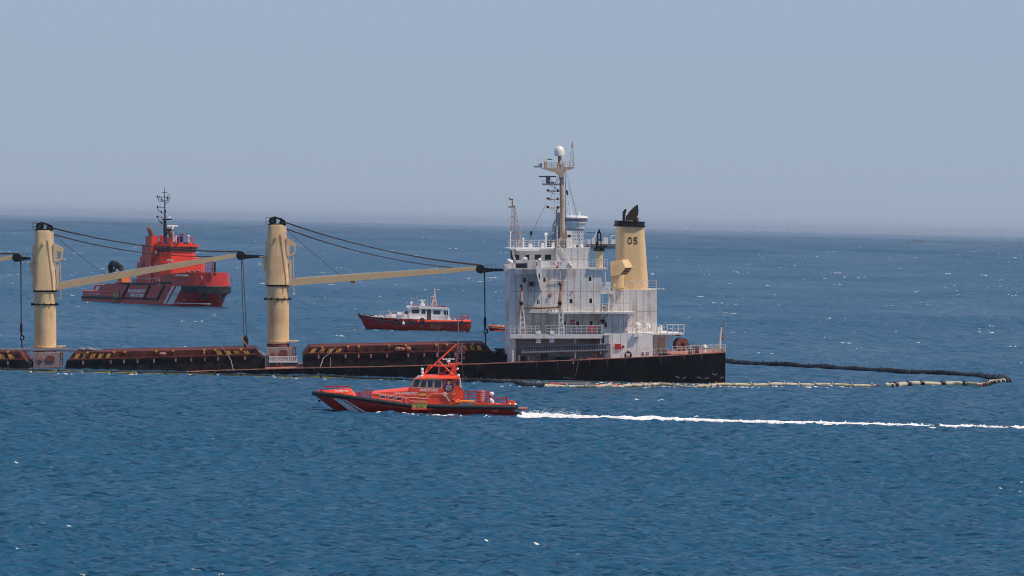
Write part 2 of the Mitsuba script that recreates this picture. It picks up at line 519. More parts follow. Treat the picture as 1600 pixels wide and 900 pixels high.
def hatch(wall_top, wall_bottom, cover_top, cover_bottom, wheels, stays, stripes, ledge, sub):
    """One cargo hatch: black coaming below, red-brown cover side with wheels, stays and hazard stripes above."""
    lerp = lambda line, x: np.interp(x, [q[0] for q in line], [q[1] for q in line])
    C.put('coaming', C.p(wall_top + wall_bottom[::-1], 4.5, 17.0), 'coaming_black', sub)
    C.put('cover', C.p(cover_top + cover_bottom[::-1], 4.9, 16.0), 'hatch_brown', sub)
    C.put('ledge', C.t([(x, y, 4.25) for x, y in ledge], 0.10, 5), 'hatch_brown', sub)
    for x in wheels:
        y = lerp(cover_top, x) + 0.7
        C.put('wheel', C.disc(x, y, 0.17, 4.55, 4.85, 12), 'yellow_paint', sub)
        if int(x) % 3:
            C.put('bracket', C.p([(x - 1.4, y + 2.2), (x + 1.2, y + 2.2), (x + 1.8, y + 7), (x - 2.6, y + 7)], 4.45, 0.4), 'stay_pink' if int(x) % 2 else 'hatch_brown', sub)
    for x in stays:
        y = lerp(ledge, x)
        C.put('stay', C.b(x - 1.2, x + 1.2, y + 2.3, y + 8.2, 4.2, 0.25), 'stay_pink', sub)
    for x0, x1, up, down, lean in stripes:
        k = max(3, round((x1 - x0) / 13))
        w = (x1 - x0) / k
        yt, yb = lerp(cover_top, (x0 + x1) / 2) + up, lerp(cover_top, (x0 + x1) / 2) + down
        C.put('warning_panel', C.b(x0, x1, yt, yb, 4.82, 0.07), 'black_iron', sub)
        for i in range(k):
            a = x0 + i * w
            c = min(a + w * 0.55, x1)
            C.put('warning_stripe', C.p([(a, yb - 0.2), (a + lean, yt + 0.2), (min(c + lean, x1), yt + 0.2), (c, yb - 0.2)], 4.78, 0.05), 'yellow_paint', sub)
    # small upright ribs on the cover side
    xs = np.arange(cover_top[0][0] + 14, cover_top[-1][0] - 8, 15.0)
    C.put('rib', [C.b(x, x + 0.9, lerp(cover_top, x) + 1.5, lerp(ledge, x), 4.7, 0.25) for x in xs], 'hatch_brown', sub)


hatch([(474, 553.6), (620, 551), (690, 549.6), (768, 549), (773, 553.4), (797, 553.4)], [(474, 576), (797, 567.5)], [(484, 541.7), (758, 536.4)], [(473, 555), (480, 553), (690, 549.6), (770, 551)],
      [503.5, 544, 560.5, 608, 634.5, 682, 698.5, 738.5], [498, 540, 560.5, 580, 605, 638, 663, 683, 712], [(483, 536, 3.5, 11, 5), (726, 759, 3, 12, -4)], [(480, 552.5), (690, 548.8), (765, 548)], 'hatch')
hatch([(104, 563.5), (270, 558.4), (400, 554.6), (414, 560)], [(100, 590), (414, 582)], [(115, 550.6), (400, 544.6)], [(106, 563.8), (270, 558.8), (400, 554.8), (412, 560)],
      [136.5, 178, 195, 244, 270.5, 319, 336, 376.5], [130, 173, 194, 215, 240.5, 274.5, 299, 320, 341, 383], [(115, 176, 2.5, 10.5, 4), (340, 398, 2.5, 9.5, -4)], [(108, 562), (270, 557.5), (400, 553.6)], 'hatch_001')
hatch([(-265, 570), (38, 562.4), (46, 568)], [(-265, 598), (46, 588)], [(-250, 556), (30, 548.5)], [(-262, 571), (40, 563), (44, 568)],
      [-200, -150, -90, -20, 12], [-180, -90, -30, 12], [(-28, 30, 4, 13, -4)], [(-255, 568), (38, 561)], 'hatch_002')
C.put('deck_pipe', [C.t([(50, 547, 8), (88, 546.6, 8), (160, 547.6, 8)], 0.16), C.t([(0, 546.5, 9), (48, 546.8, 9)], 0.18), C.ball(128, 546, 8, (0.5, 0.4, 0.25)), C.ball(140, 546.2, 8, (0.6, 0.4, 0.3)), C.ball(147, 547, 8, (0.4, 0.4, 0.22)),
                   C.t([(400, 549, 8), (412, 553, 8), (418, 561, 8)], 0.12), C.ball(405, 551, 8, 0.25), C.ball(411, 555, 8, 0.28)], 'grey_metal')
C.put('mooring_rope', [C.t([(345, 540, 3.5), (355, 553, 3.5), (361, 563, 3.2), (365, 580, -0.2)], 0.036, 4), C.t([(526, 541, 4.2), (518, 549, 4.2), (505, 560, 3.9), (497, 584, -0.2)], 0.036, 4), C.t([(517, 559, 4.0), (517, 586, -0.2)], 0.022, 4)], 'pale_rope')
C.put('loose_gear', [C.ball(254, 553, 4.3, (0.45, 0.3, 0.22)), C.ball(622, 545.5, 4.2, (0.45, 0.3, 0.3)), C.ball(628, 545.5, 4.2, (0.4, 0.3, 0.25)), C.ball(638, 545, 4.2, (0.35, 0.3, 0.3)), C.t([(375, 526, 9), (387, 542, 9)], 0.1)], 'stay_pink')
C.put('winch', [C.b(775, 789, 545, 548, 6, 4), C.b(777, 786, 548, 555, 6.5, 3), C.disc(781, 549.5, 0.35, 5.8, 6.4)], 'black_iron')
C.put('coaming_end', C.p([(758, 536.4), (772, 553.5), (797, 553.5), (797, 556), (765, 556)], 5.2, 15), 'coaming_black')


def crane(ox, oy, tip, sub, arm=36):
    C.ox, C.oy = ox, oy
    Y = 13.0
    P = lambda n, m, k, s=False, **q: C.put(n, m, k, sub, s, **q)
    P('base_house', [C.b(416, 457, 542.5, 566, 10.5, 5.5)], 'base_grey')
    P('base_door', C.p([(437, 556), (436, 550), (439, 547), (446, 547), (449.5, 550), (449, 556)], 10.3, 0.25), 'reel_red')
    P('base_vent', C.disc(429, 552, 0.28, 10.25, 10.55), 'stay_pink')
    P('base_frame', [C.b(457, 458.5, 543, 563, 10.6, 0.2), C.b(461, 462.5, 543, 563, 10.6, 0.2), C.b(457, 463, 543, 544.2, 10.5, 4), C.b(457, 463, 552, 553.2, 10.6, 0.2)], 'reel_red')
    r = 17.4 / 12.5
    a, b2, c2, d2 = C.at(434.5, 543, Y), C.at(434.5, 537, Y), C.at(434.4, 447.5, Y), C.at(434, 444.8, Y)
    P('base_band', lathe([(r + 0.02, 0), (r + 0.02, b2[2] - a[2])], a, 32), 'reel_red', 40)
    P('pedestal', lathe([(r, 0), (r, c2[2] - b2[2])], b2, 32), 'crane_cream', 40)
    P('platform', [lathe([(r + 0.25, 0), (r + 0.25, 0.14)], C.at(434.5, 534.6, Y), 24), C.p([(450, 534.8), (452, 532.4), (467, 532), (466, 534), (460, 535)], Y - 1, 2)], 'crane_cream')
    q = C.at(434, 467.5, Y)
    P('flange', [lathe([(r + 0.2, 0), (r + 0.2, 0.10)], q, 24)] + [ball(q + np.array([(r + 0.25) * math.cos(t), (r + 0.25) * math.sin(t), 0.05]), (0.1, 0.1, 0.2), 1) for t in np.arange(12) * math.pi / 6], 'black_iron')
    P('slewing_ring', lathe([(r + 0.14, 0), (r + 0.14, d2[2] - c2[2])], c2, 28), 'black_iron', 40)
    # tapered tower
    rings, n = [], 28
    for x0, x1, y, sq in ((413.6, 453.2, 444.8, 1.0), (414.4, 452.8, 430, 1.0), (415.6, 451.4, 410, 0.98), (417.6, 447.6, 356, 0.95), (418.6, 446.2, 351, 0.95)):
        l, rr = C.at(x0, y, Y), C.at(x1, y, Y)
        ce, ra = (l + rr) / 2, (rr[0] - l[0]) / 2
        th = np.arange(n) * 2 * np.pi / n
        k = 1 / (np.abs(np.cos(th)) ** 3.2 + np.abs(np.sin(th)) ** 3.2) ** (1 / 3.2)
        rings.append(np.stack([ce[0] + ra * k * np.cos(th), Y + ra * sq * k * np.sin(th), np.full(n, l[2])], 1))
    v = np.vstack(rings)
    f = [(i * n + j, i * n + (j + 1) % n, (i + 1) * n + (j + 1) % n, (i + 1) * n + j) for i in range(len(rings) - 1) for j in range(n)] + [[(len(rings) - 1) * n + j for j in range(n)]]
    P('tower', mesh(v, f), 'crane_cream', 40)
    yr = 11.4
    lad = [C.t([(444, 353, yr), (452, 440, yr - 0.15)], 0.035, 4), C.t([(446.2, 353, yr), (454.2, 440, yr - 0.15)], 0.035, 4)]
    lad += [C.t([(444 + 8 * u, 353 + 87 * u, yr - 0.15 * u), (446.2 + 8 * u, 353 + 87 * u, yr - 0.15 * u)], 0.03, 4) for u in np.linspace(0.03, 1, 24)]
    P('ladder', lad, 'rail_white')
    P('lamp_bracket', C.b(429.5, 432, 370, 374, 11.2, 0.5), 'crane_cream')
    # operator's cab on the jib side
    out = [(447.5, 372.5), (455, 374.5), (463, 381), (461, 397), (453.5, 400.5), (448, 398)]
    inn = [(453, 383.5), (460, 384.5), (458.6, 395), (453.6, 397)]
    po, pi_ = [C.at(x, y, 11.8) for x, y in out], [C.at(x, y, 11.8) for x, y in inn]
    shell = trimesh.creation.extrude_polygon(Polygon([(w[0], w[2]) for w in po], [[(w[0], w[2]) for w in pi_]]), 0.16, engine='earcut')
    sh = []
    for dy in (11.8, 13.3):
        m = shell.copy()
        vv = m.vertices
        m.vertices = np.stack([vv[:, 0], dy + vv[:, 2], vv[:, 1]], 1)
        sh.append(m)
    roof = [C.p([(447.5, 372.3), (455, 374.3), (463.3, 380.8), (463, 382), (455, 376), (447.5, 374)], 11.75, 1.8), C.p([(448, 397), (453.5, 399), (460, 396.2), (460.8, 397.4), (453.5, 400.8), (448, 398.4)], 11.8, 1.6), C.b(447, 452.5, 374, 399, 11.9, 1.4)]
    P('cab', sh + roof, 'crane_cream')
    k = [C.at(x, y, 11.86) for x, y in inn]
    P('cab_pane', mesh([[w[0], 11.88, w[2]] for w in k], [range(len(k))]), 'pane_clear')
    P('cable_tray', [C.b(452.5, 456, 405, 437, 12.0, 0.5), C.t([(458.5, 399, 12), (459.3, 459, 12)], 0.05), C.b(449, 452, 402, 412, 12, 0.6)], 'crane_cream')
    P('side_platform', [C.b(405, 416, 400.5, 402, 12, 2), C.p([(410, 402), (416, 402), (416, 424), (413, 424), (411, 414)], 12.3, 1.2), C.b(414.6, 417, 376, 400, 12.4, 0.6)], 'crane_cream')
    # head of the tower: two dark sheaves in a frame
    P('sheave', C.disc(426, 345.2, 0.49, 12.2, 13.6, 22), 'black_iron')
    P('sheave', C.disc(441.5, 347.8, 0.42, 12.3, 13.5, 22), 'black_iron')
    P('sheave_hub', [C.disc(426, 345.2, 0.16, 12.05, 13.7, 10), C.disc(441.5, 347.8, 0.14, 12.1, 13.6, 10)], 'dark_grey')
    P('head_frame', [C.b(418, 447, 349.2, 351.4, 12, 2), C.t([(415.5, 340, 12), (415.5, 352, 12)], 0.04, 4), C.t([(415.5, 340, 12), (440, 341, 12)], 0.04, 4), C.t([(415.5, 346, 12), (424, 346, 12)], 0.035, 4), C.t([(440, 341, 12), (444, 345, 12)], 0.04, 4), C.t([(427, 339, 12.6), (441, 343, 12.6)], 0.12, 6)], 'black_iron')
    # jib: a box girder from the foot pin to the head
    C.ox, C.oy = 0, 0
    rx, ry = 434 + ox, 443.5 + oy
    dx, dy = tip[0] - rx, tip[1] - ry
    L = math.hypot(dx, dy)
    ux, uy = dx / L, dy / L
    jp = lambda s, up: (rx + ux * s + uy * up, ry + uy * s - ux * up)
    secs = [(3, -3.5, 3.2), (28, -4.6, 6.3), (135, -4.4, 5.4), (L - 60, -3.7, 3.6), (L - 2, -3.0, 3.0)]
    P('jib', C.p([jp(s, u) for s, d, u in secs] + [jp(s, d) for s, d, u in secs[::-1]], 11.9, 1.3), 'jib_cream')
    P('jib_joint', [C.p([jp(s, np.interp(s, [q[0] for q in secs], [q[1] for q in secs]) - 0.2), jp(s + 0.7, np.interp(s, [q[0] for q in secs], [q[1] for q in secs]) - 0.2), jp(s + 0.7, np.interp(s, [q[0] for q in secs], [q[2] for q in secs]) + 0.2), jp(s, np.interp(s, [q[0] for q in secs], [q[2] for q in secs]) + 0.2)], 11.87, 1.35)
                   for s in np.arange(30, L - 12, 24.0)], 'jib_cream')
    P('jib_rail', [C.t([jp(30, 7.2) + (12.0,), jp(135, 6.4) + (12.0,), jp(L - 60, 4.4) + (12.0,)], 0.05, 4)], 'rail_white')
    P('foot_pin', [C.p([jp(-3, 6), jp(3, 6), jp(4, -3), jp(-4, -3)], 11.5, 1.8)], 'black_iron')
    P('jib_block', C.p([jp(114, -3.5), jp(120.5, -3.5), jp(120.5, -8.5), jp(114, -8)], 12.1, 0.9), 'yellow_paint')
    P('jib_sheave', [C.disc(tip[0] + 6, tip[1] + 1, 0.56, 11.8, 13.3, 22), C.disc(tip[0] + 6, tip[1] + 1, 0.2, 11.7, 13.4, 10)], 'black_iron')
    h = (tip[0] + 6, tip[1] + 1)
    P('jib_head', [C.p([(h[0], h[1] - 2), (h[0] + arm - 2, h[1] - 0.6), (h[0] + arm, h[1] + 0.8), (h[0] + arm, h[1] + 3), (h[0] + arm * 0.5, h[1] + 4), (h[0], h[1] + 6)], 12.1, 0.9)], 'black_iron')
    P('head_rail', C.rail(h[0] + 9, h[0] + 24, h[1] - 6.5, h[1] - 1, 12.1, 3, bars=1, r=0.03), 'dark_grey')
    # hoisting and luffing ropes
    A = (447 + ox, 347.5 + oy)

    def rope(p0, p1, sag, r, dd):
        pts = []
        for u in np.linspace(0, 1, 14):
            pts.append((p0[0] + (p1[0] - p0[0]) * u, p0[1] + (p1[1] - p0[1]) * u + 4 * sag * u * (1 - u), 12.5 + dd))
        return C.t(pts, r, 5)
    P('luffing_rope', [rope(A, (tip[0] + 4, tip[1] - 6), 10, 0.066, -0.25), rope((A[0], A[1] + 1), (tip[0] + 4, tip[1] - 4.5), 9, 0.05, 0.3)], 'cable_dark')
    P('hoisting_rope', [rope((A[0] + 1, A[1] + 10), jp(L - 40, 4.6), 9, 0.055, -0.3), rope((A[0] + 1, A[1] + 10.8), jp(L - 38, 4.6), 9, 0.05, 0.3)], 'cable_dark')
    P('stay_rope', rope((A[0] + 1, A[1] + 11.5), jp(98, 6), 1.5, 0.035, -0.4), 'cable_dark')
    return h


def hook(h, bottom, sub, kind):
    P = lambda n, m, k, s=False: C.put(n, m, k, sub, s)
    if kind == 'ball':
        y0 = bottom - 42
        P('hook_rope', [C.t([(h[0] + 6, h[1], 12.4), (h[0] + 7, y0, 12.4)], 0.05, 5), C.t([(h[0] + 7, h[1], 12.8), (h[0] + 7.6, y0, 12.8)], 0.04, 5)], 'cable_dark')
        x = h[0] + 7.3
        P('hook_block', [C.cyl(x, y0, y0 + 4, 12.5, 0.17, 0.08, 10), C.cyl(x, y0 + 4, y0 + 15, 12.5, 0.16, 0.17, 10), C.cyl(x, y0 + 15, y0 + 20, 12.5, 0.1, 0.12, 10)], 'black_iron')
        c = C.at(x + 0.8, y0 + 23.5, 12.5)
        P('hook', [torus(c, 0.26, 0.09, 'y', 14, 6, (-2.6, 2.2)), C.t([(x + 0.6, y0 + 27, 12.5), (x + 1.2, bottom + 2, 12.5)], 0.08, 6)], 'black_iron')
    else:
        P('hook_rope', [C.t([(h[0] + 1, h[1] + 6, 12.3), (h[0] + 5, bottom - 20, 12.3)], 0.045, 5), C.t([(h[0] + 3, h[1] + 6, 12.7), (h[0] + 9.5, bottom - 20, 12.7)], 0.045, 5)], 'cable_dark')
        q = C.at(h[0] + 8, bottom - 10, 12.5)
        P('hook_block', [ball(q, (0.32, 0.25, 0.8), 2), C.t([(h[0] + 9, bottom - 2, 12.5), (h[0] + 10, bottom + 4, 12.5)], 0.09, 6)], 'black_iron')


h2 = crane(0, 0, (745, 419.5), 'crane')
hook((h2[0] - 0.5, h2[1]), 536, 'crane', 'ball')
h1 = crane(-364, 8.5, (370, 398.5), 'crane_001', arm=37)
hook(h1, 543, 'crane_001', 'block')
h0 = crane(-728, 17, (20, 401.5), 'crane_002', arm=22)
hook(h0, 546, 'crane_002', 'ball')


# the deckhouse
def deckhouse():
    W, P, S = 'white_paint', C.put, 'deckhouse'
    far = 21.0

    def part(name, m, material=W, smooth=False, **k):
        return C.put(name, m, material, S, smooth, **k)

    def plan(pts, ytop, ybot, name, material=W):
        """A block from a plan outline of (px, y depth), between two heights measured at its first point."""
        q = [(C.at(x, ybot, d)[0], d) for x, d in pts]
        z0, z1 = C.at(pts[0][0], ybot, pts[0][1])[2], C.at(pts[0][0], ytop, pts[0][1])[2]
        return part(name, prism_z(q, z0, z1), material)

    # core blocks
    plan([(797, 3), (938.5, 3), (938.5, far), (789, far), (789, 5.5)], 419.5, 489, 'main_block')
    plan([(797, 5.2), (944, 5.2), (944, far), (789, far), (789, 7.4)], 488, 524, 'boat_deck_house')
    plan([(797, 6.5), (944, 6.5), (944, far), (789, far), (789, 7.5)], 524, 568, 'lower_house')
    plan([(797.5, 3.0), (806, 3.0), (806, 7.5), (789, 7.5), (789, 5.5)], 488, 568, 'front_corner')
    plan([(939, 3), (981, 3), (981, far), (939, far)], 488.5, 522, 'aft_house')
    plan([(944, 2.4), (1020, 2.4), (1020, far), (944, far)], 520.5, 566, 'aft_lower_house', 'bright_white')
    plan([(1020, 6), (1043, 6), (1043, 20), (1020, 20)], 520.5, 561, 'stern_house')
    plan([(957, 7), (1026.5, 7), (1026.5, 19), (957, 19)], 452.5, 522, 'funnel_casing')
    # plating: panels between the stiffener seams
    xs = [797.5, 806, 815.5, 825, 835, 846, 856, 866, 876.3, 886.5, 897, 907, 917, 927.5, 938]
    C.panels('panel', xs, [420.2, 455, 488], 3, 'panel_paint', S)
    C.panels('panel', [806.5, 817, 830, 845, 858, 870, 884, 897, 910, 923, 934, 944], [490, 523], 5.2, 'panel_paint', S)
    C.panels('panel', [945, 956, 966, 974, 981], [490.5, 521.5], 3, 'panel_paint', S)
    C.panels('panel', [960, 968.5, 974, 984.5, 994.8, 1005, 1026], [453.2, 487, 521], 7, 'panel_paint', S)
    C.panels('panel', [945, 957, 970, 981, 995, 1020], [521.2, 560], 2.4, 'bright_white', S)
    C.panels('panel', [1020.5, 1032, 1043], [521, 557], 6, 'panel_paint', S)
    # wheelhouse
    plan([(800, 6), (866, 6), (866, 18), (800, 18)], 389, 420, 'wheelhouse')
    part('wheelhouse_roof', C.b(795, 868, 387.4, 389.6, 5, 14.5), 'bright_white')
    part('roof_edge', C.b(806, 843, 388.6, 392.4, 4.2, 1.6), 'bright_white')
    for a, b in ((804.5, 811.5), (820.8, 827), (835.3, 845), (851.3, 861)):
        C.window(a, b, 398, 406, 6, W, 'window_dark', S)
    part('window_strip', C.p([(797, 391), (800, 391), (804, 406), (799, 406)], 5.8, 0.5), 'window_dark')
    part('front_post', C.p([(798.5, 388.5), (802, 388.5), (806.3, 407), (803, 408)], 5.2, 0.4), 'bright_white')
    part('front_bulwark', C.p([(787.5, 413), (806, 411.5), (806, 420), (806, 424), (789, 424)], 4.0, 4.0))
    # upper house aft of the bridge
    plan([(866, 5), (921.5, 5), (921.5, 17), (866, 17)], 387.6, 420, 'upper_house')
    C.panels('panel', [866.5, 870.5, 882.5, 892.5, 902, 912.5, 921], [388.4, 405, 419.5], 5, 'panel_paint', S)
    part('brace', [C.t([(872, 382, 4.7), (893, 410, 4.7)], 0.07, 5), C.t([(870.4, 352, 4.8), (870.4, 418, 4.8)], 0.07, 5), C.t([(885, 418, 4.7), (868, 398, 4.7)], 0.05, 5)], 'rail_white')
    # bridge wing
    part('bridge_wing', [C.b(806, 838, 407, 421, 0.9, 2.0), C.p([(806, 421), (838, 421), (838, 428.5), (806, 428.5)], 1.2, 1.7)], 'panel_paint')
    C.window(807, 823, 412, 418, 0.9, 'dark_grey', 'window_dark', S)
    part('wing_bracket', C.p([(837.5, 407), (840, 407), (842, 418), (846.3, 420), (847.3, 456), (844.5, 451), (838.5, 428)], 0.9, 2.05), 'bright_white')
    part('bracket_slot', C.p([(841, 428), (843.5, 427), (844, 438), (842, 434)], 0.86, 0.1), 'window_dark')
    part('bracket_mark', C.b(837.8, 839.6, 409, 416, 0.86, 0.06), 'red_paint')
    part('rail_float', [C.ball(843, 406, 1.0, 0.22), C.ball(820, 404.3, 1.3, (0.35, 0.2, 0.2)), C.ball(795, 407.5, 4.5, 0.25), C.ball(798, 409.5, 4.2, 0.3)], 'white_gloss')
    # name board
    part('name_board', C.b(845, 892.5, 408, 418.2, 2.5, 0.12), 'bright_white')
    C.text('lettering', 'OS 35', 859, 878, 415, 409.6, 2.49, 'red_paint', S)
    part('board_mark', C.p([(867.5, 418.4), (870, 415.2), (871.5, 415.2), (873.5, 418.4)], 2.4, 0.06), 'red_paint')
    part('board_gear', [C.ball(890, 412, 2.4, 0.2), C.ball(891.5, 415, 2.4, 0.26), C.ball(890, 418, 2.4, 0.2)], 'rail_white')
    # doors and windows of the main wall
    for a, b, c, d, y in ((817.5, 822, 434, 441.5, 3), (848.8, 852.6, 433.6, 440.6, 3), (919.8, 924, 432, 439, 3), (839, 843, 468, 475, 3), (890, 894.3, 467, 474, 3), (920.6, 925, 466.6, 473.6, 3),
                          (900.5, 904.7, 502, 508.5, 5.2), (921.5, 926, 501.5, 508.5, 5.2), (881, 884, 502, 508.5, 5.2)):
        C.window(a, b, c, d, y - 0.03, W, 'window_dark', S)
    part('cooling_unit', C.b(826, 836.5, 440, 447.5, 2.2, 0.75), 'grey_metal')
    part('cooling_fan', [C.disc(830, 443.8, 0.24, 2.15, 2.25), torus(C.at(830, 443.8, 2.15), 0.26, 0.03, 'y')], 'black_iron')
    part('wall_pipe', [C.t([(858, 438.3, 2.7), (885, 438.0, 2.7)], 0.06, 5), C.t([(876, 420, 2.7), (876, 444, 2.7)], 0.05, 5), C.t([(833, 448, 2.8), (835, 455, 2.8), (833, 470, 2.8)], 0.04, 4)], 'rail_white')
    part('wall_lamp', [C.ball(859.5, 461, 2.75, (0.2, 0.15, 0.3)), C.ball(862, 459, 2.8, 0.12)], 'stay_pink')
    part('alarm_bell', C.disc(894, 456, 0.1, 2.75, 2.95), 'red_paint')
    # decks
    part('upper_deck_edge', C.b(857, 992.5, 487.3, 490.2, 1.6, 6.0), W)
    part('boat_deck_edge', C.b(797, 941.5, 522.6, 529, 1.3, 6.0), W)
    part('fender_box', [C.b(838, 845.5, 517.5, 522.4, 1.2, 0.9)], 'white_gloss')
    part('fender_box', [C.b(859.5, 866.5, 517, 522.4, 1.2, 0.9)], 'white_gloss')
    part('deck_bracket', [C.b(838, 845, 529, 536, 1.5, 0.5), C.b(858.5, 866, 529, 535, 1.5, 0.5)], W)
    for a in ((825.5, 841, 469, 487.5, 2.0, 5), (797.5, 843, 509.5, 522.5, 1.4, 8), (853, 941, 508.5, 522.5, 1.4, 12), (857, 992, 474.5, 487.5, 1.7, 16)):
        part('railing', C.rail(*a), 'rail_white')
    part('railing', C.rail(855, 859, 468, 487.5, 1.8, 2, bars=2), 'rail_white')
    part('stair', [C.t([(856, 467, 2.2), (862, 487, 2.2)], 0.08, 5), C.t([(952, 449, 5), (951, 487, 5)], 0.1, 4), C.t([(960.5, 443, 6), (960.5, 487, 6)], 0.12, 4), C.t([(967.5, 440, 6.5), (967.5, 452, 6.5)], 0.08, 4)], 'rail_white')
    # the open ladder bay between house and funnel casing
    part('ladder', [C.t([(941.5, 448, 4), (941.5, 488, 4)], 0.09, 4), C.t([(950.8, 448, 4), (950.8, 488, 4)], 0.09, 4)] + [C.t([(953, y, 5.2), (958, y, 5.2)], 0.05, 4) for y in range(456, 488, 4)] + [C.t([(952.8, 452, 5.2), (952.8, 488, 5.2)], 0.06, 4), C.t([(958.2, 452, 5.2), (958.2, 488, 5.2)], 0.06, 4)], 'rail_white')
    part('bay_platform', [C.b(938.5, 958, 456.5, 459.5, 3.5, 5), C.b(938.5, 957, 487.3, 490, 3.2, 6)], W)
    part('bay_screen', [C.b(940 + k * 3.1, 941.6 + k * 3.1, 441, 456, 3.6, 0.2) for k in range(5)] + [C.b(940, 954, 440.5, 442.5, 3.55, 0.3), C.b(940, 954, 447.5, 449, 3.55, 0.3)], 'bright_white')
    part('lifebuoy', torus(C.at(944.5, 481, 3.3), 0.28, 0.09, 'y', 14, 6), 'yellow_paint')
    # boat falls gear: two davits with the spar between them
    for x0, top in ((816.5, 446), (877, 443)):
        legs = [C.t([(x0 - 4, 523, 1.5), (x0 - 2.5, 482, 1.6)], 0.12, 4), C.t([(x0 + 4.5, 523, 1.5), (x0 + 1.5, 482, 1.6)], 0.12, 4)]
        legs += [C.t([(x0 - 4 + 0.4 * k, 520 - 8 * k, 1.5), (x0 + 4.5 - 0.6 * k, 520 - 8 * k, 1.5)], 0.08, 4) for k in range(5)]
        part('davit', legs + [C.t([(x0 - 2, 508, 1.5), (x0 + 3, 500, 1.5)], 0.07, 4)], 'rail_white')
        part('davit_arm', [C.t([(x0 - 1, 490, 1.6), (x0 - 2, 470, 1.6), (x0 - 1.2, 455, 1.7)], [0.2, 0.22, 0.14], 6), C.t([(x0 - 3, 480, 1.6), (x0 - 3, 468, 1.6)], 0.2, 6)], 'mast_tan')
        part('davit_head', [C.t([(x0 - 1.2, 456, 1.7), (x0 - 0.8, top + 3, 1.7), (x0 - 2.4, top, 1.7)], [0.14, 0.13, 0.1], 6)], 'dark_red')
        part('davit_sheave', [C.disc(x0 - 2.5, top + 1, 0.17, 1.5, 1.8), C.disc(x0 - 2, 474, 0.25, 1.3, 1.6)], 'black_iron')
    part('spar', C.t([(819, 480.8, 1.5), (840, 481.6, 1.5), (873, 480.4, 1.5)], 0.11, 6), 'rust_brown')
    # red boxes, hose reel and posts on the boat deck
    part('hose_box', C.b(891, 897.8, 500.5, 507.5, 4.9, 0.3), 'red_paint')
    part('hose_box_face', C.b(893.4, 895.6, 502.8, 505.3, 4.86, 0.06), 'bright_white')
    part('hose_reel', [C.t([(918, 520, 1.9), (922, 509, 1.9), (930, 520, 1.9)], 0.07, 5), C.t([(920, 515, 1.9), (931, 511, 1.9)], 0.07, 5), torus(C.at(924.5, 515, 1.9), 0.32, 0.09, 'y', 14, 6)], 'red_paint')
    part('post', [C.b(898, 899.6, 490, 522, 4.7, 0.2), C.b(898, 900, 529, 560, 2.0, 0.25), C.b(800.5, 802.6, 529, 568, 1.8, 0.3), C.b(937.5, 939.5, 529, 553, 2.0, 0.25), C.b(810.5, 812, 555, 567, 2.2, 0.2), C.b(953.6, 955.6, 523.5, 561, 1.9, 0.25), C.b(941, 953, 522.5, 524, 2, 0.3)], W)
    part('deck_lamp', [C.ball(942.5, 502.5, 2.6, 0.28), C.ball(946.5, 508, 2.6, (0.15, 0.2, 0.3)), C.t([(937, 520, 2.2), (934, 508, 2.2), (938, 501, 2.4), (942, 502, 2.6)], 0.05, 5), C.t([(938, 502, 2.6), (944, 495, 2.6)], 0.04, 4), C.t([(939, 504, 2.6), (950, 490, 2.6)], 0.04, 4)], 'black_iron')
    # the gangway stowed along the open lower deck
    g = []
    for k in range(34):
        x = 817 + 3.95 * k
        y = 546.3 - 0.031 * (x - 817)
        g.append(C.b(x - 0.75, x + 0.75, y - 4.4, y + 4.4, 1.75, 0.1))
    for dy, r in ((-4.6, 0.1), (4.6, 0.12)):
        g.append(C.t([(815, 546.3 + dy, 1.8), (951, 542.1 + dy, 1.8)], r, 5))
        g.append(C.t([(815, 546.3 + dy, 2.6), (951, 542.1 + dy, 2.6)], r, 5))
    part('gangway', g, 'grey_metal')
    part('gangway_tread', C.p([(816, 541.8), (950, 537.6), (950, 546.8), (816, 551)], 1.95, 0.12), 'dark_grey')
    part('gangway_end', [C.p([(946, 537), (950, 536), (954.5, 538), (954.5, 559), (946.5, 559)], 1.9, 0.8)], 'grey_metal')
    part('trestle', [C.t([(924.5, 559, 2.3), (928.5, 549.5, 2.3), (933.5, 559, 2.3)], 0.1, 5), C.t([(926, 555.5, 2.3), (932, 555.5, 2.3)], 0.08, 5), C.b(917, 957, 559.3, 561, 1.7, 0.6)], 'stay_pink')
    part('mooring_ring', torus(C.at(829.5, 561, 2.0), 0.32, 0.07, 'y', 16, 6), 'grey_metal')
    part('mooring_gear', [C.b(846, 856, 554, 567, 4, 1.0), C.b(815, 822, 558, 568, 4, 1.2), C.disc(852, 561, 0.4, 3.4, 4.2), C.b(868, 896, 558, 564, 5, 1.0), C.t([(805, 556, 3), (824, 556, 3)], 0.06, 4)], 'dark_grey')
    part('notice', C.b(839, 845, 553.5, 556.5, 6.3, 0.1), 'bright_white')
    part('notice', C.b(861, 867, 552.5, 556, 6.3, 0.1), 'bright_white')
    part('chute', [C.t([(893, 560, 1.9), (895, 564, 0.1), (896.4, 569, -0.2)], 0.07, 5), C.t([(908, 559, 1.9), (904, 564, 0.0), (899, 588, -0.2)], 0.022, 4)], 'stay_pink')
    # aft lower house
    part('hose_box', C.b(961, 970.2, 537.2, 546.4, 2.15, 0.28), 'red_paint')
    part('porthole', C.disc(973.6, 541.6, 0.16, 2.2, 2.42), 'dark_red')
    part('fairlead', torus(C.at(981.5, 554.5, 2.0), 0.36, 0.12, 'y', 18, 8), 'black_iron')
    for a, b in ((1003, 1006), (1009.8, 1014)):
        C.window(a, b, 550, 555, 2.33, W, 'window_dark', S, 0.04)
    part('railing', C.rail(992, 1020, 544.5, 557, 1.9, 5, 543, 556, bars=2), 'rail_white')
    part('railing', C.rail(957, 1045, 547, 559.5, 0.5, 9, 545, 557, bars=2), 'rail_white')
